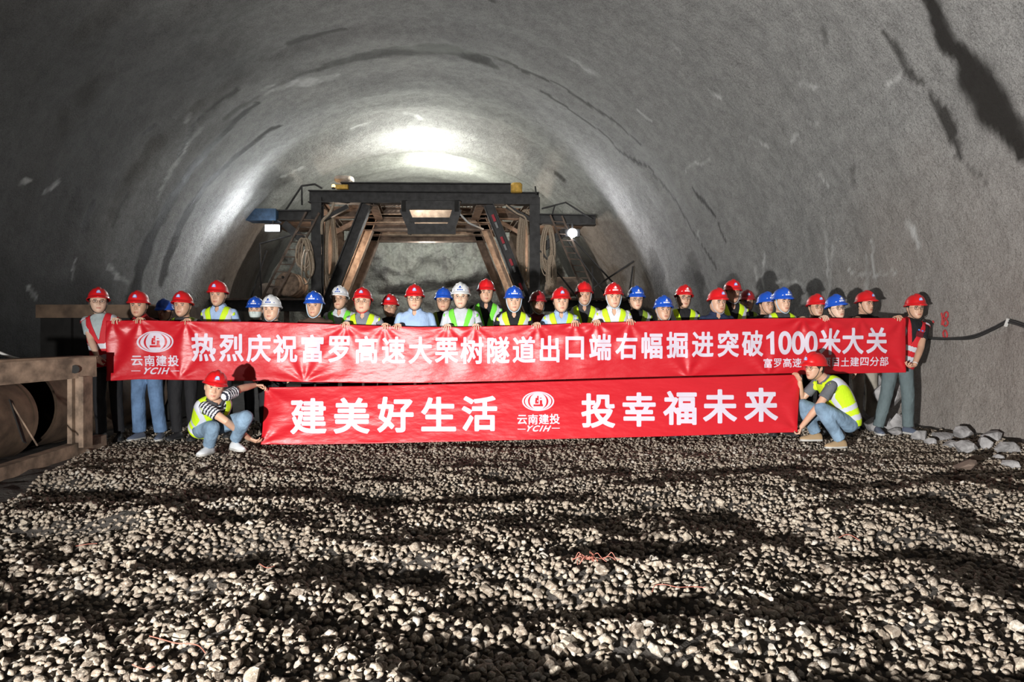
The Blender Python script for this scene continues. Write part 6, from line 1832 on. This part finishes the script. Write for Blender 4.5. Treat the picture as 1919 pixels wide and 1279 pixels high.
    crouch(pelvis=(3.85, 7.88, .27), mid=(3.86, 7.88, .52), neck=(3.58, 7.86, .775), head=(3.475, 7.83, .895), look=(-72, -2, 4),
           sh=((3.60, 7.69, .69), (3.58, 8.03, .70)), hip=((3.84, 7.78, .25), (3.84, 7.97, .26)), knee=((3.47, 7.66, .44), (3.42, 8.02, .44)),
           ankle=((3.70, 7.70, .09), (3.58, 8.05, .12)), toe=(Vector((-1, -.15, 0)), Vector((-1, .0, 0))), root=r, footz=(.0, .03),
           wrist=((3.31, 7.80, .22), (3.375, 8.0, .72)), elbow=((3.44, 7.66, .47), (3.42, 8.08, .50)), hint=((0, 0, -1), (0, 0, -1)),
           hand=((Vector((-.25, .2, -1)), Vector((-.8, .4, .2)), -1, (45, 60, 40)), (Vector((-.45, -.1, 1)), Vector((-.8, -.3, -.3)), -1, (15, 30, 25))),
           A=d(hel='red', emblem='square', shirt='midgrey', vest='yellow', trousers='denimlight', shoe='shoe_tan', sole='sole', sleeve=.62, tone=1, l1=.30, l2=.28, leg=(.10, .078, .066), strap='black', glasses='thin', hairlen=.6),
           label='crouching person in grey tee shirt facing left at right end of the lower banner')
people()

# ------------------------------------------------------------------ gravel, rocks, wires
def hull(n, seed, flat=(1, .8, .62)):
    R = np.random.default_rng(seed); P = R.normal(size=(n, 3)); P /= np.linalg.norm(P, axis=1)[:, None]; P *= R.uniform(.82, 1.0, (n, 1)); P *= np.array(flat) * R.uniform(.85, 1.15, 3)
    bm = bmesh.new(); vv = [bm.verts.new(p) for p in P]; q = bmesh.ops.convex_hull(bm, input=vv)
    bmesh.ops.delete(bm, geom=[v for v in bm.verts if not v.link_faces], context='VERTS')
    bmesh.ops.triangulate(bm, faces=bm.faces[:]); bm.verts.index_update()
    V = np.array([v.co[:] for v in bm.verts]); Fc = np.array([[v.index for v in f.verts] for f in bm.faces]); bm.free(); return V, Fc

def gravel():
    sp = .0365
    xs = np.arange(-5.8, 6.2, sp); ys = np.arange(1.95, 9.4, sp * .88)
    X, Y = np.meshgrid(xs, ys); X = X + (np.arange(len(ys)) % 2)[:, None] * sp / 2
    X, Y = X.ravel(), Y.ravel(); n = len(X)
    X = X + rng.uniform(-.5, .5, n) * sp; Y = Y + rng.uniform(-.5, .5, n) * sp
    lim = -4.02 - (Y - 5.4) * .345
    keep = (np.abs(X) < .80 * Y + 1.5) & (X > lim + .07) & (X * RX.x + Y * RX.y < 6.45)
    X, Y = X[keep], Y[keep]; n = len(X)
    size = .0215 * np.exp(rng.normal(0, .30, n)); size = np.clip(size, .010, .048)
    mud = sstep(.05, .32, fbm(X * 1.1 + 4, Y * 1.9, 0, 4, 61))            # patches where stones are trodden into dark mud
    Z = gz(X, Y) + rng.uniform(-.012, .016, n) - .012 - .012 * mud
    # rotations: mostly lying flat
    ang = rng.uniform(0, 2 * math.pi, n); tx, ty = rng.normal(0, .45, n), rng.normal(0, .45, n)
    ca, sa = np.cos(ang), np.sin(ang)
    Rz = np.zeros((n, 3, 3)); Rz[:, 0, 0] = ca; Rz[:, 0, 1] = -sa; Rz[:, 1, 0] = sa; Rz[:, 1, 1] = ca; Rz[:, 2, 2] = 1
    cx_, sx_ = np.cos(tx), np.sin(tx); Rx = np.zeros((n, 3, 3)); Rx[:, 0, 0] = 1; Rx[:, 1, 1] = cx_; Rx[:, 1, 2] = -sx_; Rx[:, 2, 1] = sx_; Rx[:, 2, 2] = cx_
    cy_, sy_ = np.cos(ty), np.sin(ty); Ry = np.zeros((n, 3, 3)); Ry[:, 1, 1] = 1; Ry[:, 0, 0] = cy_; Ry[:, 0, 2] = sy_; Ry[:, 2, 0] = -sy_; Ry[:, 2, 2] = cy_
    Rm = Rx @ Ry @ Rz
    tone = np.clip(.55 + .45 * fbm(X * .9, Y * 1.2, 0, 3, 91) + rng.normal(0, .24, n) - .30 * mud, 0, 1)
    near = [hull(17, 100 + k) for k in range(14)]; far = [hull(11, 200 + k) for k in range(14)]
    # the 300 that show largest
    pxx = CX + X / Y * F; pyy = CY + (CAMZ - Z) / Y * F
    score = np.where((pxx > 0) & (pxx < 1919) & (pyy < 1275), size / Y, 0)
    big = np.argsort(-score)[:300]; isbig = np.zeros(n, bool); isbig[big] = True
    protos = []
    for k, (v, f) in enumerate(near):
        o = mesh_obj('gravel_stone', v, f, M['stone'], None, smooth=False); protos.append(o)
    first = set()
    for j, i in enumerate(big):
        k = j % len(protos)
        if k in first: o = protos[k].copy(); COL.objects.link(o)
        else: o = protos[k]; first.add(k)
        mt = Matrix(Rm[i].tolist()).to_4x4(); s_ = float(size[i]); o.matrix_world = Matrix.Translation((float(X[i]), float(Y[i]), float(Z[i]))) @ mt @ Matrix.Diagonal((s_, s_, s_, 1))
        tag(o, 'rough pale brown gravel stone among the largest in the nearest foreground', 'stone', 'largest foreground gravel stones')
    Vs, Fs, Ts, base = [], [], [], 0
    kind = rng.integers(0, 14, n)
    for k in range(14):
        for lod, tm in ((0, near), (1, far)):
            m = (kind == k) & ~isbig & ((Y < 4.4) if lod == 0 else (Y >= 4.4))
            c = int(m.sum())
            if not c: continue
            v, f = tm[k]
            W = np.einsum('nij,vj->nvi', Rm[m], v) * size[m][:, None, None] + np.stack([X[m], Y[m], Z[m]], -1)[:, None]
            Vs.append(W.reshape(-1, 3)); Fs.append((f[None] + (np.arange(c) * len(v))[:, None, None] + base).reshape(-1, 3)); Ts.append(np.repeat(tone[m], len(v))); base += c * len(v)
    V = np.concatenate(Vs).astype(np.float32); Fc = np.concatenate(Fs).astype(np.int32); T = np.concatenate(Ts).astype(np.float32)
    me = bpy.data.meshes.new('gravel'); me.vertices.add(len(V)); me.vertices.foreach_set('co', V.ravel())
    me.loops.add(len(Fc) * 3); me.loops.foreach_set('vertex_index', Fc.ravel()); me.polygons.add(len(Fc)); me.polygons.foreach_set('loop_start', np.arange(0, len(Fc) * 3, 3, dtype=np.int32))
    me.materials.append(M['gravel']); me.update(calc_edges=True)
    me.attributes.new('tone', 'FLOAT', 'POINT').data.foreach_set('value', T)
    o = bpy.data.objects.new('gravel', me); COL.objects.link(o)
    tag(o, 'bed of loose pale and brown gravel covering the tunnel floor', 'gravel', kind='stuff')
gravel()

def ground_at(px, py):
    Y = 5.0
    for _ in range(30):
        z = float(gz((px - CX) / F * Y, Y)); Y = .5 * Y + .5 * (CAMZ - z) * F / (py - CY)
    return at(px, py, Y)
def rocks():
    data = [  # px, py of the base centre, width px, height px, label
        (1733, 826, 34, 34, 'pointed grey rock against the right wall, just right of the standing worker'), (1777, 826, 44, 24, 'low flat grey rock right of the pointed one by the wall'),
        (1814, 822, 42, 30, 'pale slanted rock leaning at the foot of the right wall'), (1869, 828, 50, 30, 'broad grey rock by the wall between two smaller ones'),
        (1817, 852, 50, 28, 'pale oblong rock lying in front of the slanted one'), (1858, 843, 34, 34, 'upright grey rock wedged right of the pale oblong one'),
        (1901, 852, 46, 34, 'large grey rock at the right picture edge'), (1794, 842, 40, 26, 'grey rock behind and left of the pale oblong one'),
        (1910, 880, 40, 18, 'flat pale rock at the right edge below the large grey one'), (1822, 886, 52, 26, 'dark brown flat rock half buried in the gravel'),
        (1815, 904, 28, 18, 'small brown rock nearest the camera of the rubble'), (1687, 818, 32, 20, 'grey rock between the feet of the right standing worker'),
        (1664, 806, 30, 24, 'dark rock behind the left leg of the right standing worker'), (1754, 836, 26, 18, 'small grey rock in front of the pointed one'),
        (1842, 868, 26, 16, 'small pale rock above the dark brown flat one'), (1886, 864, 24, 16, 'small grey rock left of the right picture edge')]
    for k, (px, py, w, h, lab) in enumerate(data):
        p = ground_at(px, py); m = p.y / F
        v, f = hull(22, 400 + k, (1, .85, .9)); v = v * np.array([w * m * .52, w * m * .48, h * m * .56]); v[:, 2] -= v[:, 2].min() + .12 * h * m
        tag(mesh_obj('rock', v, f, M['rock'] if 'brown' not in lab else M['steel_brown'], None, smooth=False, loc=p + Vector((0, .1, 0))), lab, 'rock')
    # rubble heaped in the shade between the right workers and the wall
    for k, (px, py, Y, w, h) in enumerate([(1650, 806, 9.05, 56, 44), (1690, 812, 8.95, 46, 44), (1622, 800, 9.3, 50, 48), (1667, 764, 9.1, 56, 46), (1640, 752, 9.35, 50, 46)]):
        p = at(px, py, Y); m = Y / F
        v, f = hull(24, 500 + k, (1, .9, .95)); v = v * np.array([w * m * .55, w * m * .5, h * m * .6]); v[:, 2] -= v[:, 2].min(); p.z = max(p.z, -.03) if py < 780 else -.05
        tag(mesh_obj('rock', v, f, M['rock'], None, smooth=False, loc=p), 'big dark shaded rock heaped behind the right end worker', 'rock', 'rubble behind the right end worker')
rocks()

def wire(pts, r, label, name='wire', seed=0, mat='copper', lift=.03):
    P = []
    for px, py in pts:
        p = ground_at(px, py); p.z = float(gz(p.x, p.y)) + lift; P.append(p)
    b = MB(); b.tube(spline(P, 5), r, 5)
    return tag(b.build(name, M[mat], None, True), label, 'wire' if name == 'wire' else 'stick')
wire([(280, 1207), (305, 1214), (330, 1221), (352, 1222), (372, 1226), (385, 1240)], .0022, 'bent copper red wire at the lower left of the gravel')
wire([(248, 1262), (268, 1270), (290, 1266)], .0020, 'short copper red wire at the bottom left edge of the gravel')
wire([(142, 1034), (165, 1030), (182, 1029)], .0022, 'short pink wire on the gravel at far left')
wire([(486, 1068), (500, 1076), (516, 1072)], .0022, 'small curled red wire left of the middle of the gravel')
wire([(1222, 1122), (1228, 1110), (1245, 1108), (1270, 1113), (1300, 1112), (1322, 1114)], .0022, 'long thin red wire right of the red tangle')
wire([(1572, 1018), (1590, 1012), (1612, 1024)], .0025, 'thin red wire loop on the right side of the gravel')
wire([(1424, 1128), (1436, 1134), (1446, 1140)], .011, 'short pale stick with dark groove lying in the gravel', 'stick', mat='pale_dust', lift=.04)
def tangle():
    R = random.Random(9); c = ground_at(1115, 1062); b = MB()
    for k in range(12):
        a = R.uniform(0, 6.28); pts = []
        x, y = R.uniform(-.03, .03), R.uniform(-.03, .03)
        for j in range(6):
            pts.append((x, y, .03 + R.uniform(0, .035) * (j not in (0, 5)))); a += R.uniform(-.9, .9); x += .022 * math.cos(a); y += .02 * math.sin(a)
        b.tube(spline(pts, 4), .0019, 5)
    tag(b.build('wire_tangle', M['copper'], None, True, (c.x, c.y, float(gz(c.x, c.y)))), 'tangle of copper red wires in the middle of the gravel', 'wire')
tangle()
